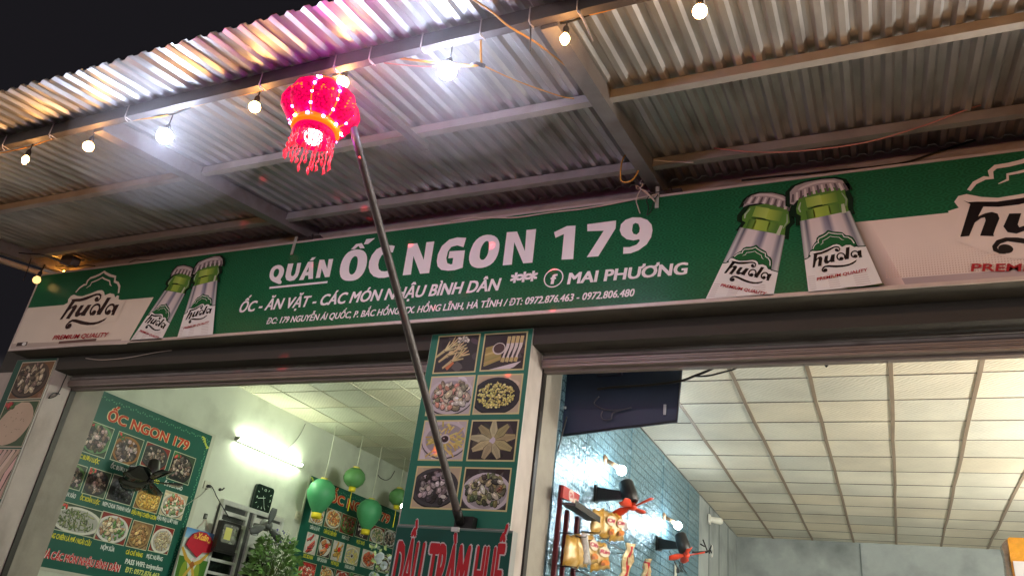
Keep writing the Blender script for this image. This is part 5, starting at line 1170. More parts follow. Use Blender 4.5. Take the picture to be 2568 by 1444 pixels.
# grey wall fan seen end-on in front of the rack
def wall_fan(name, label, base, motor, face, R, m_body, m_blade, nb, tilt, axis, guard=False, group=None, bw=1.0):
    o = thing(name, label, 'fan', base, group); A = Vector(axis).normalized()
    arm = MB(); d = motor - base; up = Vector((0, 0, 1)); sd = d.cross(up).normalized()
    pts = []
    for q, hh, ww in ((0, .06, .03), (1, .028, .02)):
        p = base + d * q; pts += [p - up * hh - sd * ww, p - up * hh + sd * ww, p + up * hh + sd * ww, p + up * hh - sd * ww]
    arm.hexa(pts); arm.build('bracket', m_body, o)
    MB().obox(base - d.normalized() * .01, sd, up, d, .1, .16, .02, .01).build('wall_plate', m_body, o)
    MB().lathe(motor, A, [(.02, -.15), (.05, -.147), (.066, -.13), (.074, -.02), (.07, .06), (.05, .075), (.03, .08)], 18).build('motor', m_body, o)
    hub = motor + A * .10
    MB().lathe(hub, A, [(.034, -.02), (.038, .02), (.02, .035), (.001, .04)], 14).build('hub', m_blade, o)
    u = A.orthogonal().normalized(); v = A.cross(u)
    for k in range(nb):
        t = k * 2 * math.pi / nb + tilt; e = u * math.cos(t) + v * math.sin(t); s = A.cross(e)
        vs = []; N = 8
        for j in range(N + 1):
            q = j / N; rr = .03 + (R - .03) * q; wd = bw * R * (.12 + .34 * math.sin(min(1, q * 1.15) * 2.2) ** 1) * (1 if q < .95 else .8); tw = .5 - .28 * q
            for w_ in (-.5, -.17, .17, .5):
                c_ = (s * math.cos(tw) + A * math.sin(tw)); vs.append(hub + e * rr + c_ * (wd * w_ + wd * .12 * q) + A * (.012 * (1 - (2 * w_) ** 2)))
        mb = MB(); fs = []
        for j in range(N):
            for i in range(3): fs.append((j * 4 + i, j * 4 + i + 1, j * 4 + i + 5, j * 4 + i + 4))
        n0 = len(vs); vs2 = vs + [p + A * .004 for p in vs]; fs2 = fs + [tuple(i + n0 for i in reversed(f)) for f in fs]
        rim = [j * 4 for j in range(N + 1)] + [N * 4 + 1, N * 4 + 2] + [j * 4 + 3 for j in range(N, -1, -1)] + [2, 1]
        for i in range(len(rim)): p, r = rim[i], rim[(i + 1) % len(rim)]; fs2.append((p, r, r + n0, p + n0))
        mb.add(vs2, fs2, True); mb.build('blade', m_blade, o, fix=False)
    return o
m_fb = mat('fan_black', (30, 28, 28), .38, spec=.5); m_fbl = mat('fan_blade_black', (14, 18, 18), .12, spec=.6, coat=.3)
fm_ = onX(*d1(945, 800), -7.62)
wall_fan('wall_fan', 'black wall fan with glossy dark blades in front of the snail menu poster', onX(*d1(820, 800), -7.98), fm_, None, .34, m_fb, m_fbl, 5, .3, (.30, -.12, -.95), bw=1.7)
m_fg = mat('fan_grey', (112, 114, 110), .4, .2)
fg = onX(*f5(700, 745), -7.55)
wall_fan('wall_fan', 'grey wall fan beside the steel rack above the plant', onX(*f5(560, 800), -7.8), fg, None, .24, m_fg, mat('fan_blade_grey', (84, 88, 86), .25), 3, .8, (.8, -.55, -.2))
# floodlight
fc = [onX(*f3(*p), XW + .22) for p in ((560, 705), (930, 800), (800, 1085), (515, 1005))]
fo = sum(fc, Vector()) / 4; fl = thing('floodlight', 'black LED floodlight, switched off, standing in front of the steel rack', 'floodlight', fo)
U, V = Vector((0, 1, 0)), Vector((0, 0, 1)); N_ = Vector((1, 0, 0)); fw, fh = .37, .36
MB().obox(fo, U, V, N_, fw, fh, .07, .02).build('housing', m_fb, fl)
for i in range(7): MB().obox(fo + N_ * -.06 + U * (-.12 + .04 * i), U, V, N_, .008, fh * .85, .06).build('cooling_fin', m_fb, fl)
MB().obox(fo + N_ * .036 + V * .03, U, V, N_, .27, .23, .006, .03).build('reflector', mat('reflector', (190, 190, 182), .25, .7, noise=.1), fl)
MB().obox(fo + N_ * .041 + V * .03 - U * .035, U, V, N_, .12, .15, .004).build('led_array', mat('led_yellow', (200, 196, 110), .5), fl)
MB().obox(fo + V * -.185, U, V, N_, fw + .02, .05, .05).build('mount', m_fb, fl)
MB().tube([fo + U * -.17 + V * -.2, fo + U * -.17 + V * .02], .012, 6).tube([fo + U * .17 + V * -.2, fo + U * .17 + V * .02], .012, 6).build('yoke', m_fb, fl)
# socket, plug, cables, switch, hook
def plate(name, label, p, w_, h_, col, cat):
    o = thing(name, label, cat, p); MB().obox(p, (0, 1, 0), (0, 0, 1), (1, 0, 0), w_, h_, .016, .008).build('plate', mat('plate_' + name + str(col[0]), col, .5), o); return o
p = WLp(*f3(432, 195), .012); o = plate('wall_socket', 'beige wall socket with a black plug right of the first poster', p, .11, .10, (196, 196, 176), 'socket')
pg = MB().obox(p + Vector((.025, .012, -.01)), (0, 1, 0), (0, 0, 1), (1, 0, 0), .05, .035, .035, .01).build('plug', m_blk); tag(rebase(pg, p), 'black plug pushed into the beige wall socket', 'plug')
cable('wall_cable', 'black cable hanging from the plug down to the floodlight', [WLp(*f3(*q), .03 + .12 * max(0, (q[1] - 300) / 400)) for q in ((460, 200), (495, 212), (530, 270), (560, 340), (600, 410), (650, 500), (700, 580), (745, 660))], .006, m_cab)
cable('wall_cable', 'grey cable running from the socket left across the snail menu poster', [WLp(*f3(*q), .03) for q in ((445, 230), (400, 280), (340, 340), (250, 395), (130, 480), (0, 540), (-90, 580))], .004, mat('cable_grey', (150, 152, 140), .6))
p = WLp(*f3(412, 622), .012); o = plate('wall_switch', 'small dark grey switch above the beer poster', p, .05, .07, (84, 88, 82), 'switch'); MB().obox(p + Vector((.012, 0, 0)), (0, 1, 0), (0, 0, 1), (1, 0, 0), .02, .03, .012).build('rocker', mat('rocker', (150, 152, 146), .4), o)
cable('wall_cable', 'two pale cables forking below the grey switch', [WLp(*f3(*q), .02) for q in ((300, 780), (370, 720), (412, 665), (425, 720), (455, 800))], .005, m_wht)
p = WLp(*f3(612, 255), .02); hk = MB(); hk.tube([p + Vector((-.02, 0, 0)), p + Vector((.03, .01, 0)), p + Vector((.05, .02, .03))], .01, 6); hk.ball(p, .022, 8); o = hk.build('wall_hook', m_fb); tag(o, 'small black hook on the wall left of the clock', 'hook')
p = WLp(*f5(1130, 612), .012); o = plate('wall_socket', 'pale socket plate beside the left edge of the second poster', p, .10, .12, (206, 200, 178), 'socket')
for dz in (-.025, .025): MB().obox(p + Vector((.009, 0, dz)), (0, 1, 0), (0, 0, 1), (1, 0, 0), .04, .03, .004, .006).build('outlet', mat('outlet', (180, 172, 150), .5), o)
# beer poster and red paper fan
bq = [onX(*f3(*q), XW + .1) for q in ((180, 770), (540, 800))]; q2 = onX(*f3(60, 1440), XW + .1)
by0, by1, bz1 = bq[0].y - .02, bq[1].y + .02, bq[0].z
bp_ = thing('beer_poster', 'beer poster with blue sky, blossoms, green bottles and a gold ribbon below the switch', 'poster', (XW + .1, by0, 1.3))
MB().box(XW + .07, XW + .099, by0, by1, 1.35, bz1).build('board', MATS['poster_backing'], bp_)
a = Art(); a.rect(by0, by1, 1.35, bz1, (196, 206, 196)); a.poly([(by0, bz1 - .12), (by1, bz1 - .12), (by1, bz1), (by0, bz1)], [(150, 190, 214), (150, 190, 214), (70, 130, 190), (70, 130, 190)], 1)
r_ = random.Random(8); W = by1 - by0
for i in range(60): a.ell(by0 + W * r_.uniform(.45, 1), bz1 - r_.uniform(.12, .5), .014, .01, vary((206, 170, 180), r_), 2 + i * .02, 6, r_.uniform(0, 3))
for x, t in ((.3, -.25), (.75, .3)):
    c = (by0 + W * x, bz1 - .62); a.poly([(c[0] - .07 + t * .3, c[1] + .28), (c[0] + .05 + t * .3, c[1] + .28), (c[0] + .12, c[1]), (c[0] + .12, c[1] - .3), (c[0] - .12, c[1] - .3), (c[0] - .12, c[1])], (66, 108, 40), 4); a.ell(c[0] - .02, c[1] + .1, .05, .13, (130, 150, 50), 5, 12); a.ell(c[0], c[1] - .1, .105, .13, (226, 224, 216), 6, 16); a.text('huda', c[0] - .08, c[0] + .08, c[1] - .13, .06, INK, 7, .2, .05)
for s in (-1, 1): a.stroke([(by0 + W * .5, bz1 - .42), (by0 + W * (.5 + .25 * s), bz1 - .36), (by0 + W * (.5 + .48 * s), bz1 - .24)], [.04, .05, .03], (190, 150, 60), 8); a.stroke([(by0 + W * .5, bz1 - .42), (by0 + W * (.5 + .2 * s), bz1 - .6), (by0 + W * (.5 + .4 * s), bz1 - .8)], [.04, .045, .03], (196, 160, 70), 8)
a.poly([(by0 + W * .5 - .05, bz1 - .42), (by0 + W * .5, bz1 - .37), (by0 + W * .5 + .05, bz1 - .42), (by0 + W * .5, bz1 - .47)], (150, 90, 40), 9)
a.build('artwork', WALL(XW + .0995), bp_, m_ban)
fp = [onX(*f3(*q), XW + .12) for q in ((285, 1185), (135, 1010), (175, 930), (240, 860), (330, 828), (410, 850), (480, 920), (520, 1020), (520, 1085), (450, 1120), (360, 1115))]
rf = thing('paper_fan', 'red paper fan with golden tết lettering hanging over the beer poster', 'decoration', fp[0])
MB().prism([q + Vector((0, 0, 0)) for q in fp], (.018, 0, 0)).build('fan_leaf', mat('fan_red', (176, 20, 44), .45, noise=.12, nscale=14), rf)
cf = sum(fp[1:9], Vector()) / 8
a = Art(); gold = (240, 196, 84)
a.text('Xuân', cf.y - .10, cf.y + .10, cf.z - .01, .085, gold, 2, .2, .03); a.text('Tết', cf.y - .155, cf.y - .105, cf.z - .01, .05, gold, 2, .2, .02); a.text('về', cf.y + .105, cf.y + .15, cf.z - .03, .04, gold, 2, .2, .02)
a.build('lettering', WALL(fp[0].x + .0185), rf, m_ban)
# potted plant
pc = onX(*f5(800, 1250), -7.45); pln = thing('potted_plant', 'bushy artificial plant with white and violet blossoms in a pale pot before the rack', 'plant', (pc.x, pc.y, 1.2))
lf = MB(); fl_w = MB(); fl_v = MB(); stm = MB(); rp = random.Random(12)
base = Vector((pc.x, pc.y, pc.z - .5))
for i in range(760):
    t = rp.uniform(0, 6.283); hgt = rp.random(); sp = (.10 + .26 * math.sin(min(1, hgt * 1.2) * 2.6)); q = base + Vector((math.cos(t) * sp * rp.uniform(.3, 1.1), math.sin(t) * sp * rp.uniform(.3, 1.1), .08 + hgt * .72))
    d = Vector((math.cos(t) + rp.uniform(-.6, .6), math.sin(t) + rp.uniform(-.6, .6), rp.uniform(-.6, .8))).normalized(); s = d.orthogonal().normalized(); s = Matrix.Rotation(rp.uniform(0, 6), 3, d) @ s; L_ = rp.uniform(.06, .12); w_ = L_ * .26
    tgt = lf
    tgt.add([q, q + d * L_ * .5 + s * w_, q + d * L_, q + d * L_ * .5 - s * w_], [(0, 1, 2, 3)])
    if i % 9 == 0: stm.tube([base, base + (q - base) * .5 + Vector((0, 0, .05)), q], .004, 4)
for i in range(70):
    t = rp.uniform(0, 6.283); q = base + Vector((math.cos(t) * .2 * rp.random(), math.sin(t) * .22 * rp.random(), rp.uniform(.72, .92))); (fl_w if i % 3 else fl_v).ball(q, rp.uniform(.010, .02), 5)
for i in range(45):
    t = rp.uniform(0, 6.283); q = base + Vector((math.cos(t) * .26, math.sin(t) * .26, rp.uniform(.2, .6))); fl_w.ball(q, rp.uniform(.008, .016), 5, (1, 1, .6))
lf.build('foliage', mat('leaf_green', (92, 128, 62), .45, noise=.45, nscale=26), pln, fix=False); stm.build('stems', mat('stem', (70, 90, 46), .6), pln)
fl_w.build('white_blossoms', mat('blossom_white', (214, 216, 196), .6), pln, fix=False); fl_v.build('violet_blossoms', mat('blossom_violet', (104, 100, 160), .6), pln, fix=False)
MB().lathe(base + Vector((0, 0, -.15)), (0, 0, 1), [(.08, 0), (.11, .1), (.12, .22), (.10, .23), (.09, .2)], 18).build('pot', mat('pot', (196, 200, 180), .35), pln)
MB().box(base.x - .3, base.x + .3, base.y - .3, base.y + .3, base.z - .2, base.z - .152).build('tray_top', m_ss)
tag(bpy.data.objects['tray_top'], 'steel counter top under the bushy plant, below the frame of the photo', 'counter')
bpy.data.objects['tray_top'].name = 'counter_top'
# silver rose bouquet
bc = onX(*e4(990, 1330), -6.9); bq_ = thing('rose_bouquet', 'bouquet of silvery white roses with pale leaves behind the oil sign', 'flowers', (bc.x, bc.y, bc.z - .3))
for i in range(16):
    q = bc + Vector((rp.uniform(-.12, .12), rp.uniform(-.2, .2), rp.uniform(-.3, .14)))
    mb = MB(); A = Vector((.8, -.5, rp.uniform(-.3, .5))).normalized(); u = A.orthogonal().normalized(); v = A.cross(u)
    for ring, (k, rr, h) in enumerate(((3, .018, .03), (5, .034, .018), (6, .052, 0))):
        for j in range(k):
            t = j * 6.283 / k + ring; e = u * math.cos(t) + v * math.sin(t); s = A.cross(e)
            mb.add([q + e * rr * .3 + A * (h - .02), q + e * rr * .9 + s * rr * .7 + A * (h + .004), q + e * rr * 1.15 + A * (h + .016), q + e * rr * .9 - s * rr * .7 + A * (h + .004)], [(0, 1, 2, 3)], True)
    mb.build('rose', mat('rose_silver', (214, 220, 226), .35, .25), bq_, fix=False)
mb = MB()
for i in range(60):
    q = bc + Vector((rp.uniform(-.1, .1), rp.uniform(-.28, .24), rp.uniform(-.35, .24))); d = Vector((rp.uniform(-1, 1), rp.uniform(-1, 1), rp.uniform(-.3, 1))).normalized(); s = d.orthogonal().normalized(); mb.add([q, q + d * .04 + s * .02, q + d * .09, q + d * .04 - s * .02], [(0, 1, 2, 3)])
mb.build('leaves', mat('leaf_pale', (150, 166, 110), .5, noise=.3, nscale=20), bq_, fix=False)
# four green silk lanterns
m_silk = mat('silk_green', (62, 140, 92), .5, noise=.06, nscale=30, bump=.2, bscale=80); m_silk2 = mat('silk_olive', (84, 134, 78), .5, noise=.06, nscale=30, bump=.2, bscale=80)
m_gld = mat('lantern_trim', (206, 186, 84), .4, .3); m_tsl = mat('tassel_yellow', (226, 206, 40), .6)
def onV(px, py, X, Y):
    d = ray(px, py); t = ((X - CAM.x) * d.x + (Y - CAM.y) * d.y) / (d.x ** 2 + d.y ** 2); return CAM.z + d.z * t
GL = 'green lanterns hanging in the left room'
def silk(lab, hook, cen, r, bal, m):
    H = onZ(hook[0], hook[1], 4.69); z = onV(cen[0], cen[1], H.x, H.y); c = Vector((H.x, H.y, z)); o = thing('silk_lantern', lab, 'lantern', c, GL)
    if bal: pr = [(.03, r * 1.02), (r * .5, r * .95), (r * .86, r * .6), (r, r * .1), (r * .93, -r * .3), (r * .66, -r * .8), (r * .42, -r * 1.15), (r * .34, -r * 1.3)]
    else: pr = [(.03, r * .86), (r * .5, r * .8), (r * .86, r * .45), (r, 0), (r * .86, -r * .45), (r * .5, -r * .8), (.04, -r * .86)]
    MB().lathe(c, (0, 0, 1), pr, 24, True, 24, .05).build('silk_body', m, o)
    zb = pr[-1][1]; MB().lathe(c, (0, 0, 1), [(.05, pr[0][1] - .01), (.055, pr[0][1] + .02), (.03, pr[0][1] + .025)], 14).build('top_cap', m_gld, o)
    tr = r * (.34 if bal else .3)
    MB().lathe(c, (0, 0, 1), [(tr, zb + .01), (tr * 1.05, zb - .03), (tr, zb - r * .36), (tr * .9, zb - r * .36), (tr * .9, zb)], 14).build('yellow_collar', m_tsl, o)
    if not bal: MB().tube([c + Vector((0, 0, zb - .02)), c + Vector((.004, 0, zb - .2)), c + Vector((0, 0, zb - .36))], [.003, .008, .012], 6).build('tassel', m_tsl, o)
    MB().tube([c + Vector((0, 0, pr[0][1] + .02)), c + Vector((.006, .004, (4.69 - z) * .5)), Vector((H.x, H.y, 4.69))], .005, 5).build('cord', mat('cord_white', (214, 214, 196), .6), o)
silk('large balloon-shaped green lantern, leftmost of the four hanging lanterns', (843, 1068), (805, 1238), .215, True, m_silk)
silk('round green lantern with yellow tassel between the two balloon lanterns', (910.6, 1092), (887, 1197), .175, False, m_silk2)
silk('balloon-shaped green lantern with a bright yellow collar in front of the poster title', (957.7, 1120), (929, 1285), .205, True, m_silk)
silk('round green lantern half hidden behind the pillar banner', (1016, 1149), (999, 1246), .165, False, m_silk2)
sb = onY(1010, 1268, .5); o = thing('pillar_bulb', 'small bright white bulb at the left edge of the pillar banner', 'light bulb', sb)
MB().ball(sb, .018, 10).build('glass', emitter('lamp_small', (255, 255, 245), 30.0), o); MB().lathe(sb, (-.05, 0, -1), [(.01, .014), (.012, .03), (.004, .2)], 8).build('stem', m_wht, o)
for px, py, lb in ((685, 940, 'small black plug dangling from the shutter over the left room'), (2073, 906, 'small black plug dangling from the shutter over the right room')):
    p = onY(px, py, .6); o = MB().lathe(p, (.1, 0, 1), [(.002, -.045), (.014, -.03), (.018, 0), (.01, .02), (.004, .03)], 8).tube([p + Vector((0, 0, .03)), p + Vector((.015, 0, .06)), p + Vector((.03, 0, .02))], .004, 5).tube([p + Vector((0, 0, .03)), p + Vector((.005, 0, .12))], .003, 5).build('hanging_plug', m_blk); tag(o, lb, 'plug')

# ---------------------------------------------------------------- right room
bd = [onY(*p, 1.0) for p in ((1390, 915), (1713, 890), (1697, 1056), (1374, 1096))]
db = thing('dark_board', 'dark navy board hanging inside the right doorway below the shutter', 'board', bd[0])
m_navy = mat('navy_board', (40, 54, 82), .5, noise=.12, nscale=3)
MB().prism(bd, (0, .035, 0)).build('panel', m_navy, db)
MB().tube([p + Vector((0, -.004, 0)) for p in bd[1:] ], .01, 6).build('edge_trim', mat('navy_edge', (22, 26, 40), .5), db)
h4 = lambda x, y: (1300 + x * .4043, 860 + y * .4043)
for q, w_, h_ in (((908, 412), .02, .085), ((278, 400), .05, .022)): p = onY(*h4(*q), .99); MB().obox(p, (1, 0, 0), (0, 0, 1), (0, 1, 0), w_, h_, .012).build('tag', mat('tag_white', (190, 196, 204), .5), db)
p = onY(*h4(565, 160), .975); MB().obox(p, (1, 0, 0), (0, 0, 1), (0, 1, 0), .23, .12, .04, .01).build('adapter_box', mat('navy_box', (44, 50, 72), .5), db)
cable('room_cable', 'thick black cable slanting across the dark board to the ceiling', [onY(*h4(*q), .95) for q in ((490, 285), (600, 272), (800, 260), (1000, 235), (1100, 200), (1200, 160), (1290, 100))], .010, m_cab)
cable('room_cable', 'thinner black cable joining the thick one in front of the ceiling tiles', [onY(*h4(*q), .96) for q in ((1090, 206), (1180, 202), (1270, 180), (1340, 160), (1400, 120))], .007, m_cab)
cable('room_cable', 'loose loop of grey cable against the dark board', [onY(*h4(*q), .97) for q in ((500, 330), (470, 375), (540, 412), (640, 412), (700, 400), (590, 430), (575, 470), (530, 475), (512, 450), (520, 420))], .005, mat('cable_slate', (70, 72, 84), .5))
cable('room_cable', 'black cable hanging along the foil wall inside the right doorway', [onY(*h4(*q), .95) for q in ((300, 455), (270, 570), (235, 700), (190, 840), (155, 960), (160, 1000), (200, 1035))], .006, m_cab)
E_B = emitter('wall_lamp_glow', (232, 246, 255), WALLB_L)
m_brn = mat('lamp_holder', (150, 120, 90), .5)
XB = -2.41
def wall_lamp(lab, p, grp, m=E_B, side=1):
    o = thing('wall_lamp', lab, 'wall lamp', p, grp); b0 = p + Vector((-.155 * side, -.03, .09))
    MB().ball(p, .045, 14).build('glass', m, o)
    MB().tube([p + Vector((-.03 * side, -.01, .025)), b0], .022, 8).build('socket', m_brn, o); MB().lathe(b0, (1 * side, 0, 0), [(.05, -.025), (.05, 0), (.02, .02)], 14).build('base', m_brn, o)
    return o
G2 = 'bare bulbs on the foil wall'
wall_lamp('glaring white bulb on the foil wall, the nearer one above the first orange fan', onX(1559, 1179, XB + .17), G2)
wall_lamp('glaring white bulb on the foil wall, the farther one above the second orange fan', onX(1700, 1317, XB + .17), G2)
for y in (.72, 2.4, 5.2): wall_lamp('added white bulb on the unseen opposite wall beyond the right edge of the photo', Vector((3.1, y, 3.5)), 'added bulbs on the opposite wall', emitter('lamp_opposite_fill', (252, 246, 234), WALLB_L * 18), -1)  # unseen lamps added to brighten the right room and the parcel
p = onX(1787, 1303, XB + .06); o = thing('unlit_lamp', 'unlit white cylinder lamp high on the grey wall at the back', 'wall lamp', p); MB().lathe(p + Vector((-.05, 0, .01)), (1, .25, -.1), [(.055, 0), (.055, .02), (.04, .03), (.045, .05), (.05, .17), (.03, .2), (.001, .205)], 16).build('diffuser', mat('lamp_opal', (220, 220, 206), .35), o); MB().obox(p + Vector((-.045, 0, .01)), (0, 1, 0), (0, 0, 1), (1, 0, 0), .14, .14, .02, .03).build('base', m_wp, o)
g7 = lambda x, y: (1380 + x * .19664, 1160 + y * .19664)
m_org = mat('fan_orange', (226, 70, 40), .35, spec=.5)
GF = 'orange wall fans under the bulbs'
m1 = onX(*g7(1010, 420), XB + .34); wall_fan('wall_fan', 'orange-bladed black wall fan below the nearer bulb on the foil wall', onX(*g7(600, 400), XB + .04), m1, None, .205, m_fb, m_org, 4, .9, (.35, -.12, -.92), group=GF)
m2 = onX(*g7(1700, 1060), XB + .34); wall_fan('wall_fan', 'orange-bladed black wall fan below the farther bulb on the foil wall', onX(*g7(1395, 1030), XB + .04), m2, None, .205, m_fb, m_org, 4, .3, (.35, -.12, -.92), group=GF)
cable('room_cable', 'black cable bundle drooping below the farther orange fan', [onX(*g7(*q), XB + .05) for q in ((1520, 1120), (1570, 1220), (1620, 1330), (1690, 1390), (1650, 1300), (1680, 1250), (1700, 1350), (1740, 1400), (1690, 1340), (1640, 1250))], .008, m_cab)
cable('room_cable', 'thin cable hanging under the bracket of the nearer orange fan', [onX(*g7(*q), XB + .05) for q in ((700, 480), (740, 540), (760, 580), (730, 600), (690, 570))], .005, m_cab)
p = onX(*g7(1600, 1370), XB + .03); o = plate('wall_socket', 'small socket with hanging cables under the farther orange fan', p, .06, .14, (206, 190, 170), 'socket'); MB().obox(p + Vector((.02, .02, 0)), (0, 1, 0), (0, 0, 1), (1, 0, 0), .05, .05, .04, .01).build('plug', m_blk, o)
c = onX(*g7(2010, 1110), XB + .2); o = thing('metal_fixture', 'bundle of dark metal parts with a round ring sticking out of the grey wall', 'fixture', c)
MB().tube([c + Vector((-.18, -.1, -.06)), c + Vector((-.05, .05, -.02)), c + Vector((.0, .16, .02))], .016, 6).build('arm', m_fb, o); tb = MB(); tb.tube([c + Vector((0, .25 + .075 * math.cos(t), .03 + .075 * math.sin(t))) for t in [i * .42 for i in range(16)]], .012, 6); tb.build('ring', m_ss, o)
for k in range(6): q = c + Vector((rp.uniform(-.06, .04), rp.uniform(-.12, .14), rp.uniform(-.06, .06))); MB().tube([q, q + Vector((rp.uniform(-.05, .05), rp.uniform(-.12, .12), rp.uniform(-.08, .12)))], .01, 5).build('loose_part', m_fb, o)
# snack rack in front of the foil wall
rk2 = thing('snack_rack', 'dark red steel snack rack with wire hooks in front of the foil wall', 'rack', (-2.1, 1.7, 0))
m_mar = mat('rack_maroon', (92, 22, 34), .4, .3, noise=.1); XR = XB + .08
z1 = onX(*g7(115, 265), XR).z; PY = [onX(*g7(70, 900), XR).y + .03, onX(*g7(205, 760), XR).y, onX(*g7(340, 760), XR).y]; zs_0 = z1 - .16
for (yy, zt_) in ((PY[0], z1), (PY[1], zs_0), (PY[2], zs_0)): MB().box(XR - .016, XR + .016, yy - .016, yy + .016, 0.021, zt_).build('post', m_mar, rk2)
zs_ = onX(*g7(400, 590), XR + .12).z
MB().box(XR + .017, XR + .13, PY[0] - .01, PY[2] + .2, zs_ - .008, zs_ + .008).build('top_shelf', mat('shelf_grey', (96, 92, 96), .4, .4, noise=.1), rk2)
MB().box(XR + .1305, XR + .136, PY[0] - .01, PY[2] + .2, zs_ - .02, zs_ + .03).build('rim', m_ssd, rk2)
sgn = [onX(*g7(*q), XR + .03) for q in ((145, 285), (345, 405), (325, 525), (125, 440))]
MB().prism(sgn, (.02, 0, 0)).build('header_sign', mat('header_red', (186, 60, 54), .4, noise=.1), rk2)
a = Art(); cs = sum(sgn, Vector()) / 4; a.ell(cs.y, cs.z, .06, .05, (236, 222, 214), 2, 16); a.text('Oh', cs.y - .045, cs.y + .045, cs.z - .02, .045, (196, 60, 60), 3, .2, .05); a.ell(cs.y + .11, cs.z - .03, .05, .03, (240, 220, 200), 2, 12); a.build('header_print', WALL(XR + .051), rk2, m_ban)
mb = MB()
for q0, q1, zq in ((70, 560, 930), (60, 720, 1400), (500, 960, 1020)):
    za = onX(*g7((q0 + q1) / 2, zq), XR + .1).z; ya, yb = max(.92, onX(*g7(q0, zq), XR + .1).y), onX(*g7(q1, zq), XR + .1).y
    mb.tube([(XR + .02, ya, za), (XR + .12, ya, za), (XR + .12, yb, za), (XR + .02, yb, za)], .005, 5)
    for k in range(5): y = ya + (yb - ya) * k / 4; mb.tube([(XR + .02, y, za), (XR + .18, y, za), (XR + .19, y, za + .02)], .003, 5)
mb.build('wire_hooks', m_cab, rk2)
m_bag = mat('bag_foil', (196, 150, 62), .3, .1, noise=.3, nscale=7, bump=.4, bscale=16, stain=((226, 212, 176), 5, .8)); m_bag2 = mat('bag_foil_pale', (206, 200, 196), .25, .3, noise=.2, nscale=9, bump=.5, bscale=22)
GBG = 'snack bags hanging on the rack'
def bag(lab, quad, X, front, word=None, dep=.07, skew=.04):
    TL, TR, BR, BL_ = [onX(*g7(*q), X) for q in quad]; TR.x += skew; BR.x += skew; c = (TL + TR + BR + BL_) / 4; o = thing('snack_bag', lab, 'snack bag', c, GBG)
    N, M = 6, 9; nrm = (TR - TL).cross(TL - BL_).normalized(); nrm = -nrm if nrm.x < 0 else nrm
    mb = MB(); vs = []
    for side in (1, -1):
        for j in range(M + 1):
            for i in range(N + 1):
                u, v = i / N, j / M; p = (TL.lerp(TR, u)).lerp(BL_.lerp(BR, u), v)
                t = (max(0, 4 * u * (1 - u)) ** .6) * (max(0, 1 - (2 * v - 1) ** 4))
                if j in (0, M): p = p + (TL - BL_).normalized() * (.006 if i % 2 else -.006)
                vs.append(p + nrm * side * (dep * .5 * t * (1 + rp.uniform(-.22, .22)) + .001))
    K = (N + 1) * (M + 1); fs = []
    for j in range(M):
        for i in range(N):
            q = j * (N + 1) + i; fs.append((q, q + 1, q + N + 2, q + N + 1)); fs.append((K + q, K + q + N + 1, K + q + N + 2, K + q + 1))
    rim = list(range(N)) + [j * (N + 1) + N for j in range(M)] + [M * (N + 1) + i for i in range(N, 0, -1)] + [j * (N + 1) for j in range(M, 0, -1)]
    for i in range(len(rim)): p, r = rim[i], rim[(i + 1) % len(rim)]; fs.append((p, r, r + K, p + K))
    mb.add(vs, fs, True); mb.build('bag_body', m_bag if front else m_bag2, o)
    if word:
        u = (TR - TL); v = (TL - BL_); W_, H_ = u.length, v.length; u = u.normalized(); v = v.normalized(); a = Art()
        a.ell(0, H_ * .14, W_ * .34, H_ * .17, (232, 216, 190), 0, 14); a.text(word, -W_ * .32, W_ * .32, H_ * .08, H_ * .14, (170, 40, 70), 2, .25, .05); a.ell(W_ * .08, -H_ * .2, W_ * .26, H_ * .09, (206, 120, 40), 1, 10); a.ell(-W_ * .1, -H_ * .26, W_ * .14, H_ * .06, (150, 84, 40), 2, 9)
        cc_ = c + nrm * (dep * .5 * 1.22 + .004); a.build('bag_print', (cc_, u, v, nrm), o, m_ban)
    return o
bag('narrow golden snack bag, left one of the upper row', [(545, 585), (640, 580), (625, 905), (505, 915)], XR + .06, True)
bag('golden snack bag with red lettering, middle of the upper row', [(625, 590), (755, 640), (785, 945), (630, 985)], XR + .09, True, 'Oh')
bag('golden snack bag with red lettering, right one of the upper row', [(765, 635), (855, 650), (885, 985), (750, 1000)], XR + .13, True, 'Oh')
bag('narrow golden snack bag, leftmost of the lower row', [(205, 915), (300, 930), (295, 1340), (155, 1300)], XR + .06, True)
bag('golden snack bag turned edge-on with pale foil side, second in the lower row', [(295, 905), (375, 895), (410, 1330), (275, 1320)], XR + .08, True)
bag('golden snack bag with red lettering, third in the lower row', [(400, 880), (500, 930), (555, 1270), (410, 1300)], XR + .11, True, 'Oh')
bag('broad golden snack bag facing the street, rightmost of the lower row', [(520, 985), (665, 1025), (705, 1340), (510, 1385)], XR + .09, True, 'Rin')
bag('pale silver snack bag tucked behind the upper row', [(870, 745), (930, 740), (960, 850), (880, 870)], XR + .05, False, None, .03)
bag('pale silver bag edge between the lower golden bags', [(390, 900), (412, 890), (460, 1290), (425, 1285)], XR + .13, False, None, .02)
m_pk = mat('packet_red', (170, 24, 36), .3, .1, noise=.15, nscale=12, bump=.3); m_pk2 = mat('packet_gold', (214, 186, 140), .25, .3, noise=.3, nscale=16)
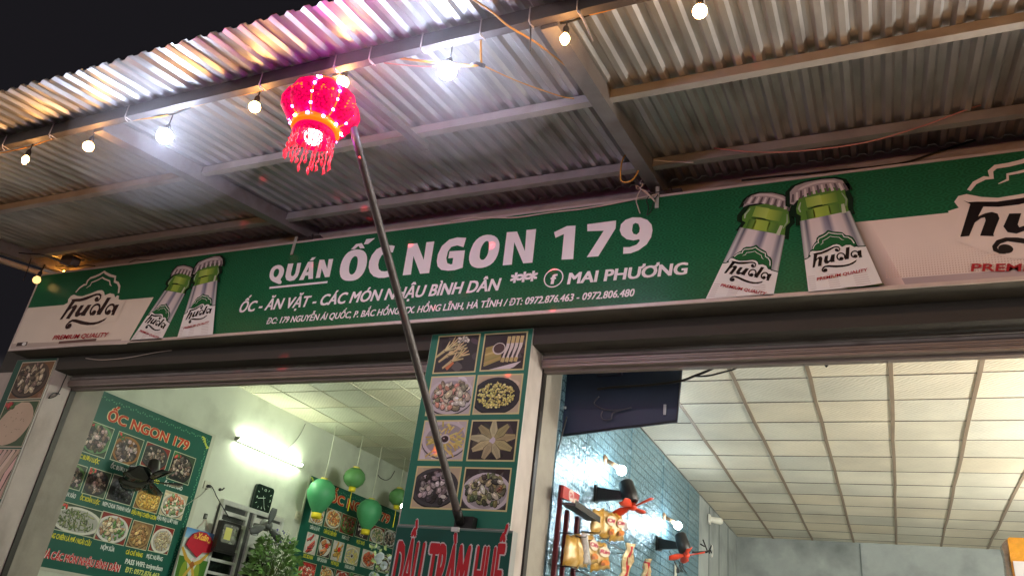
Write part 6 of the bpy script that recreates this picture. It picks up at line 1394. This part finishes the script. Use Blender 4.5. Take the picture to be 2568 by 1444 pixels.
def packet(lab, spine, wd, X):
    ps = [onX(*g7(*q), X) for q in spine]; o = thing('hanging_packets', lab, 'snack packets', ps[0])
    for k in range(5):
        off = Vector((.012 * (k % 3), (k - 2) * wd * .32, rp.uniform(-.04, .04))); mb = MB()
        vs = []
        for j, p in enumerate(ps):
            w_ = wd * .32 * (1 - .15 * math.sin(j * 1.7 + k)); q = p + off + Vector((.015 * math.sin(j * 2 + k), 0, 0)); vs += [q + Vector((0, -w_, 0)), q + Vector((.03, 0, 0)), q + Vector((0, w_, 0)), q + Vector((-.02, 0, 0))]
        fs = []
        for j in range(len(ps) - 1):
            for i in range(4): fs.append((j * 4 + i, j * 4 + (i + 1) % 4, j * 4 + 4 + (i + 1) % 4, j * 4 + 4 + i))
        fs += [(3, 2, 1, 0), tuple(len(vs) - 4 + i for i in range(4))]
        mb.add(vs, fs).build('packet', m_pk if k % 2 else m_pk2, o)
packet('long bunch of red and gold snack packets hanging from the foil wall', [(1000, 1075), (990, 1160), (975, 1250), (950, 1330), (930, 1440), (915, 1520)], .085, XB + .2)
packet('short bunch of red and gold snack packets hanging right of the long one', [(1215, 1235), (1212, 1310), (1208, 1390), (1205, 1480)], .05, XB + .2)
# taped parcel high at the right edge, on top of a stack that stands below the frame
t6 = lambda x, y: (2368 + x * .1385, 1244 + y * .1385)
YP = 1.6
pa = onY(*t6(1150, 790), YP); pz = onY(*t6(1250, 740), YP).z; pw = .62
pc_ = thing('taped_parcel', 'parcel wrapped in clear film and orange tape with a white label at the right edge', 'parcel', (pa.x + .3, YP + .2, pz - .45))
m_kraft = mat('parcel_tape', (240, 168, 48), .25, noise=.3, nscale=10, bump=.4, bscale=26, coat=.6)
MB().obox((pa.x + pw / 2, YP + .22, pz - .22), (1, 0, 0), (0, 0, 1), (0, 1, 0), pw, .44, .44, .015).build('carton', m_kraft, pc_)
MB().box(pa.x + .012, pa.x + pw, YP - .006, YP - .001, pz - .44, pz - .16).build('label_sheet', mat('label_white', (246, 244, 240), .4, noise=.04), pc_)
cp_ = [onY(*t6(*q), YP + .05) for q in ((1130, 760), (1045, 860), (1045, 930), (1085, 1060), (1105, 1200), (1130, 1444), (1190, 1444), (1170, 1100), (1160, 800))]
MB().prism(cp_, (0, .12, 0)).build('film_wrap', mat('film_clear', (176, 166, 146), .15, .3, noise=.4, nscale=14, bump=.8, bscale=30), pc_)
st = thing('shelf_stand', 'tall shelf stand holding the taped parcel, below the frame', 'shelf', (pa.x + .3, YP + .2, 0))
MB().box(pa.x - .02, pa.x + pw + .05, YP - .02, YP + .5, pz - .475, pz - .442).build('shelf_board', m_lin, st)
for xx in (pa.x, pa.x + pw): MB().box(xx - .02, xx + .02, YP + .2, YP + .24, .021, pz - .476).build('post', m_fb, st)
